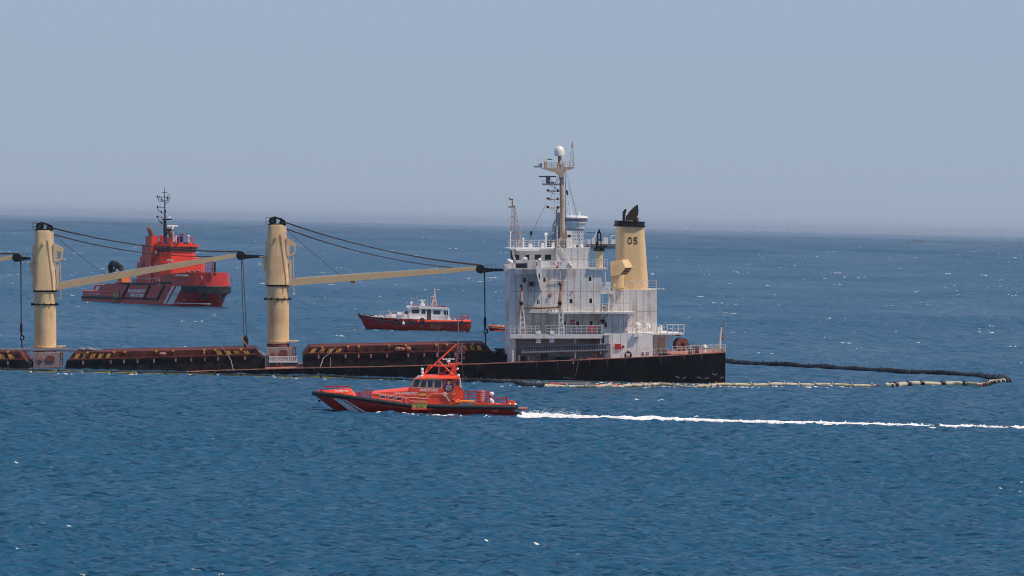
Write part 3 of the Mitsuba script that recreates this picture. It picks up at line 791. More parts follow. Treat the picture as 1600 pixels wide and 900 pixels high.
    part('vent', [C.cyl(996, 513, 525, 4, 0.28, n=14), lathe([(0.30, -0.25), (0.5, -0.1), (0.5, 0.25), (0.42, 0.42), (0.15, 0.55), (0, 0.57)], C.at(996, 511, 4), 18)], 'bright_white', 40)
    part('vent', [C.cyl(1011.5, 513, 521, 5, 0.24, n=14), lathe([(0.26, -0.25), (0.42, -0.1), (0.42, 0.25), (0.3, 0.42), (0, 0.52)], C.at(1011.5, 511, 5), 18), C.t([(1013.5, 508, 5), (1013.5, 496, 5)], 0.08, 5), C.disc(1013.5, 496, 0.14, 4.8, 5.2)], 'bright_white', 40)
    part('vent_box', C.b(990, 999, 519.8, 526.5, 1.9, 0.6), 'bright_white')
    part('railing', C.rail(983, 1018, 506, 520.4, 2.6, 9), 'rail_white')
    part('ladder', [C.t([(x, 490, 3.4), (x, 521, 3.4)], 0.06, 4) for x in (982.5, 988.5)] + [C.t([(982.5, y, 3.4), (988.5, y, 3.4)], 0.05, 4) for y in range(492, 521, 3)], 'rail_white')
    part('door', C.b(1026.5, 1040, 527.5, 552, 5.85, 0.15), 'mast_tan')
    part('door_frame', [C.b(1025, 1026.3, 526, 552, 5.8, 0.2), C.b(1040.2, 1042.2, 519, 556, 5.6, 0.4), C.b(1025, 1042, 525.6, 527.2, 5.8, 0.2)], 'rail_white')
    part('canister', [C.cyl(1032.5, 508.5, 519.5, 7, 0.2, n=12), C.cyl(1028.5, 511, 520, 7, 0.16, n=12)], 'white_gloss', 40)
    part('stern_platform', [C.b(1020, 1069, 520.8, 523.2, 4.5, 10), C.t([(1044, 531, 5.5), (1052, 523, 5.5)], 0.08, 5)], W)
    part('railing', C.rail(1027, 1043, 507.5, 521, 4.6, 4), 'rail_white')
    part('railing', C.rail(1042.5, 1069, 507, 521, 4.6, 4, r=0.06, bars=2), 'rail_white')
    part('railing', C.rail(1042.5, 1068.4, 507.5, 520.6, 14.2, 4, r=0.05, bars=2), 'rail_white')
    part('railing', C.rail(1069, 1068.6, 507, 521, 4.6, 3, r=0.05, bars=2, depth=9.4), 'rail_white')
    # rails and small gear on the monkey island
    part('railing', C.rail(795, 922, 375, 388, 5.2, 17, bars=3), 'rail_white')
    part('railing', C.rail(795, 922, 375.4, 388, 17.5, 12, bars=3), 'rail_white')
    part('radio_cabinet', [C.b(885.5, 894, 371.5, 387.4, 9, 1), C.b(886, 893.4, 361, 367, 9.2, 0.6), C.t([(886.4, 387, 9.3), (886.4, 360, 9.3)], 0.06, 4), C.t([(893.4, 387, 9.3), (893.4, 360, 9.3)], 0.06, 4)], 'bright_white')
    part('cabinet_screen', C.b(887.2, 891.5, 367.2, 371, 9.1, 0.5), 'black_iron')
    part('beacon', [C.cyl(852.7, 368, 388, 8, 0.1, n=8), ball(C.at(852.7, 366, 8), (0.24, 0.24, 0.2), 2)], 'white_gloss', 40)
    part('beacon', [C.cyl(797.5, 364, 388, 8, 0.08, n=8), C.ball(797.5, 363.2, 8, 0.13), C.cyl(817.5, 374, 388, 7, 0.12, n=8), C.ball(817.5, 373.3, 7, 0.15)], 'white_gloss', 40)
    part('roof_gear', [C.b(846, 851, 380, 388, 7, 0.6), C.b(862, 866, 379, 387.5, 8, 0.5), C.ball(897, 385, 7, 0.25), C.ball(908, 385.5, 7, 0.3), C.b(826, 832, 381, 388, 7, 0.7)], 'bright_white')
    # aft crow platform with the yellow post of the provision crane
    part('crane_platform', [C.b(920, 949.5, 418, 421.2, 2.6, 6), C.b(938.5, 948.5, 404.5, 406, 2.6, 0.3)], W)
    part('railing', C.rail(921, 949, 405, 418, 2.7, 7), 'rail_white')
    part('platform_leg', [C.t([(938.8, 421, 3), (938.8, 458, 3)], 0.12, 4), C.t([(946, 421, 3.4), (946, 444, 3.4)], 0.1, 4)], 'rail_white')
    part('crane_post', C.cyl(936.4, 391.5, 418.5, 5, 0.47, n=18), 'crane_cream', 40)
    part('post_head', [lathe([(0.75, 0), (0.75, 0.12), (0.6, 0.35)], C.at(936, 392, 5), 16), C.b(930, 942, 384.5, 391, 4.5, 1), C.b(931, 934, 378, 388, 4.4, 0.6)], 'black_iron')
    part('post_lattice', [C.t([(933.4, 388, 4.8), (934, 362, 4.8)], 0.09, 5), C.t([(939.4, 388, 4.8), (938.4, 363, 4.8)], 0.09, 5), C.t([(933.5, 384, 4.8), (939, 372, 4.8)], 0.06, 4), C.b(933, 939.5, 373, 374.3, 4.7, 0.2), C.b(933.5, 938.6, 363, 364.6, 4.7, 0.2), C.b(935, 937.6, 358.4, 363.4, 4.6, 0.4)], 'black_iron')
    part('post_tarpaulin', [C.ball(944, 385, 4.4, (0.45, 0.3, 0.16)), C.ball(941, 387, 4.4, (0.3, 0.3, 0.2))], 'coaming_black')
    # the grey jib rest ahead of the house
    part('jib_rest', C.p([(766, 525.5), (797, 530), (797, 538), (780, 531)], 6, 1.0), 'panel_paint')


deckhouse()


def funnel():
    S = 'funnel'
    P = lambda n, m, k, s=False: C.put(n, m, k, S, s)

    def ring(x0, x1, y, d0, d1, cr, dz=0.0):
        a, b = C.at(x0, y, d0), C.at(x1, y, d0)
        pts = []
        for cx, cy, t0 in ((b[0] - cr, d1 - cr, 0), (a[0] + cr, d1 - cr, 90), (a[0] + cr, d0 + cr, 180), (b[0] - cr, d0 + cr, 270)):
            for t in np.linspace(t0, t0 + 90, 6):
                xx = cx + cr * math.cos(math.radians(t))
                pts.append([xx, cy + cr * math.sin(math.radians(t)), a[2] + dz * (xx - a[0])])
        return np.array(pts)

    def loft(rs):
        n = len(rs[0])
        f = [(i * n + j, i * n + (j + 1) % n, (i + 1) * n + (j + 1) % n, (i + 1) * n + j) for i in range(len(rs) - 1) for j in range(n)]
        f += [[(len(rs) - 1) * n + j for j in range(n)], list(range(n))[::-1]]
        return mesh(np.vstack(rs), f)
    P('stack', loft([ring(965.4, 1014.2, 453, 9, 16.5, 1.0), ring(966.6, 1007.4, 354, 9.3, 16.2, 0.95)]), 'funnel_cream', 35)
    P('cap', loft([ring(964.6, 1008.4, 353.6, 9.1, 16.4, 1.0, -0.03), ring(965.4, 1008, 344.6, 9.1, 16.4, 1.0, -0.05)]), 'black_iron', 35)
    P('cap_rim', [loft([ring(963.8, 1009.2, 353, 8.95, 16.5, 1.0, -0.03), ring(963.8, 1009.2, 351.4, 8.95, 16.5, 1.0, -0.03)]), loft([ring(964.6, 1008.6, 346, 9.0, 16.5, 1.0, -0.05), ring(964.6, 1008.6, 344.4, 9.0, 16.5, 1.0, -0.05)])], 'black_iron', 35)
    C.text('lettering', 'O', 980.6, 987.2, 382, 370.4, 9.15, 'black_iron', S)
    C.text('lettering', 'S', 989.6, 996, 382, 370.4, 9.15, 'black_iron', S)
    mat('sooty_iron', (0.035, 0.022, 0.018), 0.8)
    P('exhaust_pipe', [C.cyl(975, 330, 346, 12, 0.19, n=10), C.p([(973.2, 331), (976.5, 326.6), (978.6, 326.8), (978.6, 332), (976.6, 334), (973.2, 334)], 11.8, 0.4)], 'sooty_iron')
    P('exhaust_cowl', [C.p([(979.6, 345), (980, 338), (986, 329.5), (991.5, 324), (996.6, 320), (998, 331), (996.5, 337), (992.4, 343), (991, 345)], 11.0, 2.4), C.cyl(993.5, 340, 346, 12.5, 0.35, n=12)], 'sooty_iron')
    P('railing', C.rail(958.5, 1026, 439, 452.4, 7.2, 6, r=0.045), 'rail_white')
    P('railing', C.rail(1026, 1025.5, 438.5, 452.4, 7.2, 5, depth=11), 'rail_white')
    # square ventilator cowl beside the stack
    F = [(953.7, 408.2), (971.2, 406), (977.4, 418.8), (969, 429.5), (954.2, 430.8)]
    a = [C.at(x, y, 5.6) for x, y in F]
    off = np.array([1.02, 2.0, 0.05])
    n = len(F)
    v = np.vstack([a, np.array(a) + off])
    P('ventilator', mesh(v, [list(range(n)), [n + k for k in range(n)][::-1]] + [(k, n + k, n + (k + 1) % n, (k + 1) % n) for k in range(n) if k != 2]), 'funnel_cream')
    P('ventilator_mouth', mesh(v[[2, 3, n + 3, n + 2]] + np.array([-0.06, 0, 0.04]), [(0, 1, 2, 3)]), 'dark_grey')
    gr = []
    for u in (0.33, 0.66):
        gr.append(tube([v[2] + (v[n + 2] - v[2]) * u, v[3] + (v[n + 3] - v[3]) * u], 0.04, 4))
        gr.append(tube([v[2] + (v[3] - v[2]) * u, v[n + 2] + (v[n + 3] - v[n + 2]) * u], 0.04, 4))
    P('ventilator_grille', gr, 'rust_brown')
    P('ventilator_stem', [C.cyl(965.5, 429, 453, 6.6, 0.75, 0.8, 18), lathe([(0.86, 0), (0.86, 0.12)], C.at(965.5, 433, 6.6), 18), lathe([(0.9, 0), (0.9, 0.14)], C.at(965.5, 450, 6.6), 18)], 'funnel_cream', 40)


funnel()


def masts():
    S = 'radar_mast'
    P = lambda n, m, k, s=False: C.put(n, m, k, S, s)
    Y = 11.0
    P('column', C.t([(879.5, 388, Y), (878.6, 320, Y), (877.4, 276, Y), (876.6, 262, Y)], [0.34, 0.3, 0.28, 0.26], 12), 'mast_tan', 40)
    P('base', [C.p([(872.5, 388), (873, 374), (877, 370), (882, 370), (886.4, 376), (886.4, 388)], Y - 0.8, 1.6)], 'mast_tan')
    P('platform', C.p([(845.5, 262.2), (897, 260.4), (897, 263.2), (884, 267), (880.5, 271), (879, 277), (874.8, 277), (872.5, 272.5), (868, 269), (852, 264.6)], Y - 0.9, 1.8), 'mast_tan')
    P('platform_rail', [C.rail(857, 873, 254.5, 261.6, Y - 0.9, 3, r=0.04, bars=2), C.rail(882, 897, 254, 261, Y - 0.9, 4, r=0.03, bars=2), C.rail(850, 873, 255, 262, Y + 0.9, 3, r=0.03, bars=2)], 'mast_tan')
    P('scanner', [C.b(842, 855.5, 248, 250.2, Y - 0.25, 0.3), C.b(849, 855, 250.2, 252.2, Y - 0.3, 0.5)], 'white_gloss')
    P('scanner', C.b(855.5, 863, 248.2, 250, Y - 0.2, 0.3), 'grey_metal')
    P('scanner_post', C.b(850.6, 854.8, 252.2, 262, Y - 0.3, 0.6), 'mast_tan')
    P('horn', [C.b(834.3, 842, 259.4, 261.6, Y - 0.3, 0.4), C.b(841.6, 843.2, 255.6, 261.8, Y - 0.3, 0.5), C.b(844, 847, 255, 262, Y - 0.3, 0.4)], 'grey_metal')
    P('radome', lathe([(0.60, 0), (0.65, 0.06), (0.65, 0.62), (0.58, 0.88), (0.40, 1.14), (0.2, 1.25), (0, 1.28)], C.at(874, 243.6, Y), 22), 'white_gloss', True)
    P('radome_post', [C.t([(874.5, 262, Y), (874.3, 243.6, Y)], 0.2, 10), C.t([(881, 260, Y), (877, 246, Y)], 0.05, 4), C.b(870.5, 873.4, 254, 262, Y - 0.4, 0.5), C.b(878, 881.5, 255, 262, Y - 0.4, 0.5)], 'mast_tan')
    P('lattice', [C.t([(889, 261, Y), (893, 233, Y)], 0.04, 4), C.t([(896.4, 261, Y), (894.6, 220, Y)], 0.05, 4), C.t([(890, 254, Y), (895.4, 248, Y)], 0.03, 4), C.t([(891.6, 247, Y), (896, 254, Y)], 0.03, 4), C.t([(892.2, 240, Y), (895.4, 246, Y)], 0.03, 4), C.t([(890, 258, Y), (896, 259, Y)], 0.03, 4), C.t([(894, 224, Y), (894, 231, Y)], 0.1, 6), C.t([(882, 254, Y), (892, 236, Y)], 0.02, 4)], 'mast_tan')
    P('lower_platform', [C.b(848, 875, 286.6, 289.2, Y - 0.7, 1.4), C.rail(848, 862, 282.4, 286.8, Y - 0.7, 3, r=0.03, bars=1), C.t([(859, 289, Y), (875, 298, Y)], 0.04, 4), C.t([(867, 287, Y), (874, 278, Y)], 0.04, 4)], 'grey_metal')
    P('lower_scanner', C.b(842, 869, 274.8, 276.8, Y - 0.2, 0.35), 'grey_metal')
    P('lower_scanner_post', [C.cyl(856, 277, 287, Y, 0.22, 0.26, 10), C.ball(856.5, 279.5, Y, 0.3), C.b(859, 866, 284, 287, Y - 0.5, 0.4)], 'grey_metal')
    for y in (299, 311.8, 325):
        P('lamp_arm', [C.t([(856, y - 0.6, Y), (874, y, Y)], 0.09, 5), C.t([(858, y + 1, Y), (874, y + 5.5, Y)], 0.035, 4)], 'mast_tan')
        P('lamp', [C.cyl(856, y - 3.2, y, Y, 0.15, n=8)], 'black_iron')
        P('lamp', [C.cyl(871.4, y - 3.2, y + 1, Y, 0.12, n=8)], 'black_iron')
    P('rigging', [C.t([(869.3, 388, Y - 1), (869.3, 329, Y - 1), (877, 321, Y - 0.5)], 0.07, 5), C.t([(883, 268, Y), (884.4, 375, Y)], 0.05, 4), C.t([(885, 268, Y), (902, 340, Y + 2), (906, 388, Y + 2)], 0.018, 3), C.t([(888, 290, Y), (900, 330, Y + 1), (905, 388, Y + 1)], 0.018, 3),
                   C.t([(854, 318, Y), (840, 345, Y), (829, 368, Y), (825.6, 388, Y)], 0.03, 4), C.t([(866, 289, Y), (866, 376, Y)], 0.015, 3), C.t([(870, 288, Y), (858, 312, Y)], 0.03, 4), C.t([(872, 276, Y), (866, 290, Y)], 0.03, 4)], 'cable_dark')
    P('rigging_block', [C.ball(830, 364.5, Y, (0.16, 0.16, 0.32)), C.ball(885.8, 300, Y, (0.12, 0.12, 0.3)), C.ball(887, 303, Y, (0.1, 0.1, 0.2))], 'black_iron')
    S2 = 'signal_mast'
    Y = 9.0
    L = [(796.8, 388, Y - 0.5), (800.0, 322, Y)], [(816.5, 387, Y - 0.5), (804.6, 322, Y)], [(806, 388, Y + 1.0), (802.5, 322, Y)]
    m = [C.t(q, [0.07, 0.055], 4) for q in L]
    for k in range(8):
        u, w = k / 8, (k + 1) / 8
        g = lambda q, t: tuple(np.array(q[0]) + (np.array(q[1]) - np.array(q[0])) * t)
        m += [C.t([g(L[0], u), g(L[1], u)], 0.04, 4), C.t([g(L[k % 2], u), g(L[1 - k % 2], w)], 0.04, 4), C.t([g(L[1], u), g(L[2], w)], 0.03, 4)]
    C.put('lattice', m, 'mast_tan', S2)
    C.put('top_pole', [C.t([(800.8, 324, Y), (800.2, 311, Y)], 0.07, 5), C.t([(795.5, 309, Y), (796.6, 311.2, Y), (801.6, 312, Y)], 0.09, 5), C.t([(794.5, 323.5, Y), (805, 322.6, Y)], 0.1, 5)], 'rust_brown', S2)
    C.put('whip_aerial', [C.t([(791.4, 304, Y), (793.8, 388, Y)], 0.02, 3), C.t([(795, 338, Y), (800, 337.6, Y)], 0.03, 4), C.t([(798.6, 322, Y), (808.4, 361, Y), (816, 380, Y)], 0.018, 3), C.t([(809, 341, Y), (822, 388, Y)], 0.02, 3)], 'rail_white', S2)


masts()


def stern():
    P = C.put
    D = 3.0
    c = C.at(1066.5, 538.5, 4.6)
    R = 0.86
    fl = [lathe([(R, 0), (R, 0.1)], [0, 0, 0], 26), lathe([(R, 1.25), (R, 1.35)], [0, 0, 0], 26), lathe([(R * 0.62, 0.05), (R * 0.62, 1.3)], [0, 0, 0], 22)]
    m = cat(fl)
    rot = trimesh.transformations.rotation_matrix(math.radians(-90), [1, 0, 0])
    rot2 = trimesh.transformations.rotation_matrix(math.radians(14), [0, 0, 1])
    m.apply_transform(rot)
    m.apply_transform(rot2)
    m.apply_translation(c)
    P('drum', m, 'reel_red', 'hose_reel', 35)
    hub = cat([lathe([(0.26, -0.05), (0.26, 0.02)], [0, 0, 0], 16)])
    sp = cat([tube([[0.26 * math.cos(t), 0.26 * math.sin(t), -0.03], [0.8 * math.cos(t), 0.8 * math.sin(t), -0.03]], 0.03, 4) for t in np.arange(6) * math.pi / 3 + 0.4])
    for mm, k, n in ((hub, 'black_iron', 'hub'), (sp, 'deck_red', 'spoke')):
        mm.apply_transform(rot)
        mm.apply_transform(rot2)
        mm.apply_translation(c)
        P(n, mm, k, 'hose_reel')
    P('railing', C.rail(1051, 1134, 541.8, 553.3, 2.9, 13, 538.4, 549.8, r=0.04), 'rail_white')
    P('railing', C.rail(1134, 1133, 538.4, 549.8, 2.9, 8, depth=19, r=0.035), 'rail_white')
    P('railing', C.rail(1051, 1133, 541, 552.5, 22.5, 12, 538.2, 549.4, r=0.035), 'rail_white')
    P('drum_float', [C.ball(1101, 542.4, 4.0, (0.32, 0.3, 0.33)), C.cyl(1101, 545, 550, 4.0, 0.2, n=10)], 'white_gloss', None, 40)
    P('bollard', [C.cyl(x, 543.6, 552, 3.6, 0.2, n=10) for x in (1086, 1090.4)] + [C.cyl(1078.5, 545, 553, 3.6, 0.24, n=10)] + [C.ball(1087, 542.8, 3.6, (0.42, 0.35, 0.2))], 'dark_grey')
    P('stern_post', [C.t([(1124.4, 549, 4.2), (1125.6, 525, 4.2), (1127.6, 511, 4.2)], [0.17, 0.15, 0.1], 8)], 'rail_white')
    P('stern_staff', [C.t([(1127.4, 532, 4.2), (1130.6, 501, 4.2)], 0.05, 5), C.t([(1126, 540, 4.2), (1129.5, 522, 4.2)], 0.07, 5), C.ball(1129, 528, 4.2, (0.14, 0.14, 0.25))], 'rust_brown')
    P('stern_gear', [C.b(1113, 1118, 543, 550, 5, 0.7), C.b(1120, 1123, 540, 549, 5, 0.5), C.b(1128, 1132.5, 543, 549.5, 4, 0.6)], 'mast_tan')
    P('stern_lamp', [C.ball(1059, 524, 5.0, (0.3, 0.2, 0.12))], 'red_paint')
    P('fender_frame', [C.b(1030, 1045, 552.5, 556.5, 3.5, 0.8)], 'black_iron')
    # lattice rack beside the after crane
    rk = [C.b(420.5 + 3.25 * k, 422.3 + 3.25 * k, 557.5, 566, 3.4, 0.25) for k in range(14)] + [C.b(420, 464.6, 556.6, 558.2, 3.3, 0.5), C.b(420, 464.6, 564.6, 566.2, 3.3, 0.5)]
    P('lashing_rack', rk, 'rail_white')
    P('rack_box', [C.b(415, 421, 556, 573, 3.4, 1.0), C.b(421, 466, 567, 572.8, 3.6, 0.6)], 'dark_grey')
    P('rack_leg', [C.b(432, 435, 567, 572.8, 3.3, 0.3), C.b(438, 441, 567, 572.8, 3.3, 0.3)], 'reel_red')


stern()


# ------------------------------------------------------------------ smaller ships
def hit(v, tri, o, d):
    """The nearest crossing of a line of sight with a mesh."""
    a, e1, e2 = v[tri[:, 0]], v[tri[:, 1]] - v[tri[:, 0]], v[tri[:, 2]] - v[tri[:, 0]]
    h = np.cross(np.broadcast_to(d, e2.shape), e2)
    det = (e1 * h).sum(1)
    det = np.where(np.abs(det) < 1e-12, 1e-12, det)
    s = o - a
    u = (s * h).sum(1) / det
    q = np.cross(s, e1)
    w = (q @ d) / det
    t = (e2 * q).sum(1) / det
    ok = (u >= -1e-4) & (w >= -1e-4) & (u + w <= 1.0001) & (t > 1)
    return t[ok].min() if ok.any() else None


def painted(K, hull, corners, nu=10, nv=8, lift=0.03):
    """A marking that lies on a curved hull: four corners measured on the photograph, laid on the hull's own surface."""
    o = K.fr.inv[:3, :3] @ CAM + K.fr.inv[:3, 3]
    v, tri = np.array(hull.vertices), np.array(hull.faces)
    pts, missed, (A, B, Cc, D) = [], [], [np.array(c, float) for c in corners]
    last = None
    for j in range(nv + 1):
        for i in range(nu + 1):
            a, b = i / nu, j / nv
            px = (A * (1 - a) + B * a) * (1 - b) + (D * (1 - a) + Cc * a) * b
            d = K.fr.inv[:3, :3] @ ray(*px)
            t = hit(v, tri, o, d)
            missed.append(t is None)
            if t is None:
                t = last if last else 1000
            last = t
            pts.append(o + d * t)
    pts = np.array(pts)
    n1 = nu + 1
    f = [(j * n1 + i, j * n1 + i + 1, (j + 1) * n1 + i + 1, (j + 1) * n1 + i) for j in range(nv) for i in range(nu)]
    f = [q for q in f if not any(missed[k] for k in q)]
    m = mesh(pts, f)
    n = m.vertex_normals
    to = o - pts
    n = np.where(((n * to).sum(1) < 0)[:, None], -n, n)
    m.vertices = pts + n * lift
    m.remove_unreferenced_vertices()
    return m


def loft_hull(K, sheer, chine, keel, beam, deck_drop=0.05):
    """Hull from sheer, chine (px, py, half breadth) and keel (px, py); returns (hull, deck) meshes in the ship's axes."""
    c = beam / 2
    n = len(sheer)
    near, far, cn, cf, kl = [], [], [], [], []
    for (sx, sy, sb), (hx, hy, hb), (kx, ky) in zip(sheer, chine, keel):
        a = K.at(sx, sy, c - sb)
        near.append(a)
        far.append([a[0], c + sb, a[2]])
        b = K.at(hx, hy, c - hb)
        cn.append(b)
        cf.append([b[0], c + hb, b[2]])
        kl.append(K.at(kx, ky, c))
    v = np.array(near + cn + kl + cf + far)
    f = []
    for k in range(n - 1):
        for r in range(4):
            f.append((r * n + k, r * n + k + 1, (r + 1) * n + k + 1, (r + 1) * n + k))
    f.append((n - 1, 2 * n - 1, 3 * n - 1, 4 * n - 1, 5 * n - 1))
    hull = mesh(v, f)
    deck = mesh(np.array(near + far) - [0, 0, deck_drop], [(k, k + 1, n + k + 1, n + k) for k in range(n - 1)])
    return hull, deck


mat('orange_paint', weather((0.76, 0.070, 0.022), (0.62, 0.056, 0.024), 0.6, 1.0, 0.6, 0.03), 0.34, spec=0.6)
mat('red_hull', weather((0.44, 0.024, 0.015), (0.31, 0.02, 0.016), 0.7, 1.0, 0.6, 0.05), 0.4)
mat('rubber_black', weather((0.016, 0.017, 0.02), (0.05, 0.05, 0.055), 0.5, 1.5, 1.0, 0.2), 0.6)
mat('stripe_white', weather((0.62, 0.62, 0.64), (0.45, 0.38, 0.36), 0.6, 2, 1, 0.06), 0.45)
mat('emblem_blue', (0.02, 0.025, 0.16), 0.4)
mat('gold', (0.62, 0.40, 0.10), 0.5)
mat('sign_yellow', (0.38, 0.37, 0.09), 0.5)
mat('mustard', weather((0.34, 0.24, 0.05), (0.2, 0.14, 0.05), 0.7, 2, 2), 0.6)
mat('glass_blue', (0.03, 0.05, 0.07), 0.08, spec=0.8)
mat('float_orange', (0.75, 0.20, 0.04), 0.6)
mat('pale_frame', (0.62, 0.48, 0.45), 0.5)


# scrapes in the black paint near the stern, a few rust runs below the deck edge
for a in ([(1056, 587.6), (1062, 590), (1061.4, 591), (1055.4, 588.4)], [(1066, 591), (1072, 588.6), (1072.4, 589.4), (1066.6, 591.8)], [(1089, 588.6), (1097, 591), (1096.6, 591.8), (1088.6, 589.6)], [(1100, 590.6), (1108, 589.8), (1108, 590.6), (1100, 591.4)],
          [(1113, 583), (1116.6, 585.6), (1115.8, 586.6), (1112.6, 584)], [(1118, 586), (1119, 583), (1119.8, 583.4), (1119, 586.6)], [(1125, 590.4), (1130, 588), (1130.4, 589), (1125.6, 591.6)], [(880, 590), (897, 590.6), (897, 591.2), (880, 590.6)]):
    C.put('scrape', painted(C, HULL, a, 4, 1, 0.03), 'grey_metal')
for x, w, h in ((838, 0.9, 9), (871, 0.7, 13), (921, 1.1, 8), (948, 0.8, 14), (975, 0.7, 10), (1003, 1.0, 7), (1031, 0.8, 12), (1069, 0.9, 9), (1096, 0.7, 12), (745, 0.8, 8), (690, 0.8, 9), (560, 0.7, 7)):
    y = np.interp(x, [470, 600, 720, 800, 900, 1000, 1045, 1133], [576.5, 574, 570.8, 567.8, 564, 559.6, 557, 551.8])
    C.put('rust_run', painted(C, HULL, [(x, y), (x + w, y), (x + w * 0.6, y + h), (x + w * 0.4, y + h)], 1, 4, 0.02), 'rust_brown')


# the fast rescue boat in the foreground
def rescue_boat():
    key = new('rescue_boat', 'small orange rescue boat speeding left in front of the grounded cargo ship', 'rescue boat')
    K = Kit(Frame(on_sea(660, 646.5), 0.0, ROLL), key)
    B, cy = 5.5, 2.75
    P = K.put
    sheer = [(491, 614.5, 0.0), (500, 615.3, 0.75), (512, 616.3, 1.3), (525, 617.6, 1.75), (545, 620, 2.2), (600, 628, 2.68), (642, 633.5, 2.75), (700, 635.4, 2.75), (804.5, 636.7, 2.7)]
    chine = [(494, 618.5, 0.0), (504, 626, 0.35), (516, 632.5, 0.75), (528, 638.5, 1.1), (547, 643.5, 1.55), (600, 647.5, 2.2), (642, 648.5, 2.3), (700, 649.5, 2.35), (804.5, 650, 2.35)]
    keel = [(494.5, 620), (505, 628), (516, 636), (527, 644), (545, 652), (600, 656), (642, 657), (700, 658), (804.5, 658)]
    hull, deck = loft_hull(K, sheer, chine, keel, B)
    P('hull', hull, 'red_hull', None, 30)
    P('deck', deck, 'orange_paint')
    sx, sy, sb = [q[0] for q in sheer], [q[1] for q in sheer], [q[2] for q in sheer]

    def side(x, dy=0.0, out=0.12, far=False):
        hb = np.interp(x, sx, sb)
        return (x, np.interp(x, sx, sy) + dy, cy + (1 if far else -1) * (hb + out))

    bow = [side(x, 0.2) for x in np.linspace(491, 643, 26)]
    bowf = [side(x, 0.2, far=True) for x in np.linspace(491, 643, 26)]
    pts = [K.at(*q) for q in bow[::-1]] + [K.at(490.0, 614.6, cy)]
    P('fender', tube(pts + [np.array([K.at(*q)[0], q[2], K.at(q[0], q[1], q[2])[2]]) for q in bowf[1:]], 0.225, 12), 'rubber_black', None, 40, label='long black bow fender of the orange rescue boat')
    P('fender', K.t([side(x, -0.1) for x in np.linspace(668, 807, 16)], 0.225, 12), 'rubber_black', None, 40)
    P('fender', K.t([side(x, -0.1, far=True) for x in np.linspace(643, 807, 16)], 0.225, 12), 'rubber_black', None, 40)
    P('fender', K.t([(807, 636.4, 0.2), (807, 636.4, 5.3)], 0.2, 10), 'rubber_black', None, 40)
    for x in (522, 554, 582, 609, 690, 727, 772):
        a = K.at(*side(x))
        P('fender_strap', torus(a, 0.235, 0.018, 'x', 14, 5), 'dark_grey')
    P('stripe', painted(K, hull, [(519.8, 621.5), (531.6, 623), (566, 645.4), (548, 643.2)], 4, 14), 'stripe_white', label='broad white diagonal bow stripe')
    P('stripe', painted(K, hull, [(535, 623.6), (539, 624.2), (575, 645.2), (568.5, 644.6)], 3, 14), 'stripe_white')
    for a, b in ((565, 571), (573.5, 580), (582, 588.5), (590.5, 596.5), (598.5, 604), (606, 612), (619.5, 627), (628.5, 635.5)):
        y = lambda x: np.interp(x, [565, 600, 636], [628.8, 633.8, 637.9])
        P('spray_strake', K.t([(a, y(a), cy - np.interp(a, sx, sb) - 0.02), (b, y(b), cy - np.interp(b, sx, sb) - 0.02)], 0.04, 5), 'orange_paint')
    P('hull_mark', K.b(769, 777.5, 640.4, 643, -0.02, 0.2), 'orange_paint')
    # turtle deck at the bow: base along the fender, ridge further in
    base = [(494, 613, 0.15), (505, 613.4, 0.95), (520, 615.4, 1.5), (540, 617.8, 1.95), (556, 620.2, 2.15)]
    ridge = [(494, 610.6, 0.1), (505, 610.2, 0.5), (520, 609.2, 0.85), (540, 608, 1.1), (546.5, 607.4, 1.1)]
    bn, rn, bf, rf = [], [], [], []
    for (x, y, h), (x2, y2, h2) in zip(base, ridge):
        a, b = K.at(x, y, cy - h), K.at(x2, y2, cy - h2)
        bn.append(a), rn.append(b), bf.append([a[0], cy + h, a[2]]), rf.append([b[0], cy + h2, b[2]])
    n = len(base)
    f = [(r * n + k, r * n + k + 1, (r + 1) * n + k + 1, (r + 1) * n + k) for r in range(3) for k in range(n - 1)] + [(n - 1, 2 * n - 1, 3 * n - 1, 4 * n - 1)]
    P('foredeck', mesh(np.array(bn + rn + rf + bf), f), 'orange_paint')
    v0, v1 = K.at(523.5, 612.6, cy - 1.52), K.at(544.5, 612.9, cy - 1.62)
    m = meshkit.text_mesh('SALVAMAR ATRIA', 1.0, 0.02, True)
    vv = m.vertices - m.vertices.min(0)
    vv = vv / vv.max(0)
    m.vertices = v0 + np.outer(vv[:, 0], v1 - v0) + np.outer(vv[:, 1], [0, 0.1, 0.17]) + np.outer(vv[:, 2] - 1.0, [0, 0.03, -0.02]) + [0, -0.10, 0.04]
    P('name', m, 'white_gloss')
    P('bow_rail', [K.t([(505.5, 611, 1.9), (508, 603.8, 1.9), (545, 603.6, 1.7), (547, 608.2, 1.7)], 0.05, 5), K.t([(527, 609, 1.8), (527, 603.7, 1.8)], 0.045, 5), K.t([(505.5, 611, 3.6), (508, 604.6, 3.6), (545, 604.4, 3.8), (547, 608.2, 3.8)], 0.05, 5)], 'red_paint')
    P('bollard', [K.cyl(502, 607.5, 612.2, 2.2, 0.1, n=8), K.t([(500.5, 608.8, 2.2), (503.5, 608.8, 2.2)], 0.07, 6)], 'red_paint')
    P('bollard', [K.cyl(558.5, 611.5, 620, 1.2, 0.1, n=8), K.cyl(562.5, 612, 620, 1.2, 0.1, n=8), K.t([(556, 615, 1.2), (565, 616, 1.2)], 0.08, 6)], 'red_paint')
    P('deck_frame', [K.rail(567.5, 579, 609.6, 620, 1.0, 3, 611, 621, r=0.045), K.rail(570, 580, 610, 620, 3.6, 3, r=0.045)], 'red_paint')
    P('anchor', K.ball(499, 626.4, cy - 0.25, (0.14, 0.14, 0.1)), 'black_iron')
    # trunk of the fore cabin: upright side, sloping roof
    low = [(580, 622), (600, 626), (640, 631.5), (668, 633)]
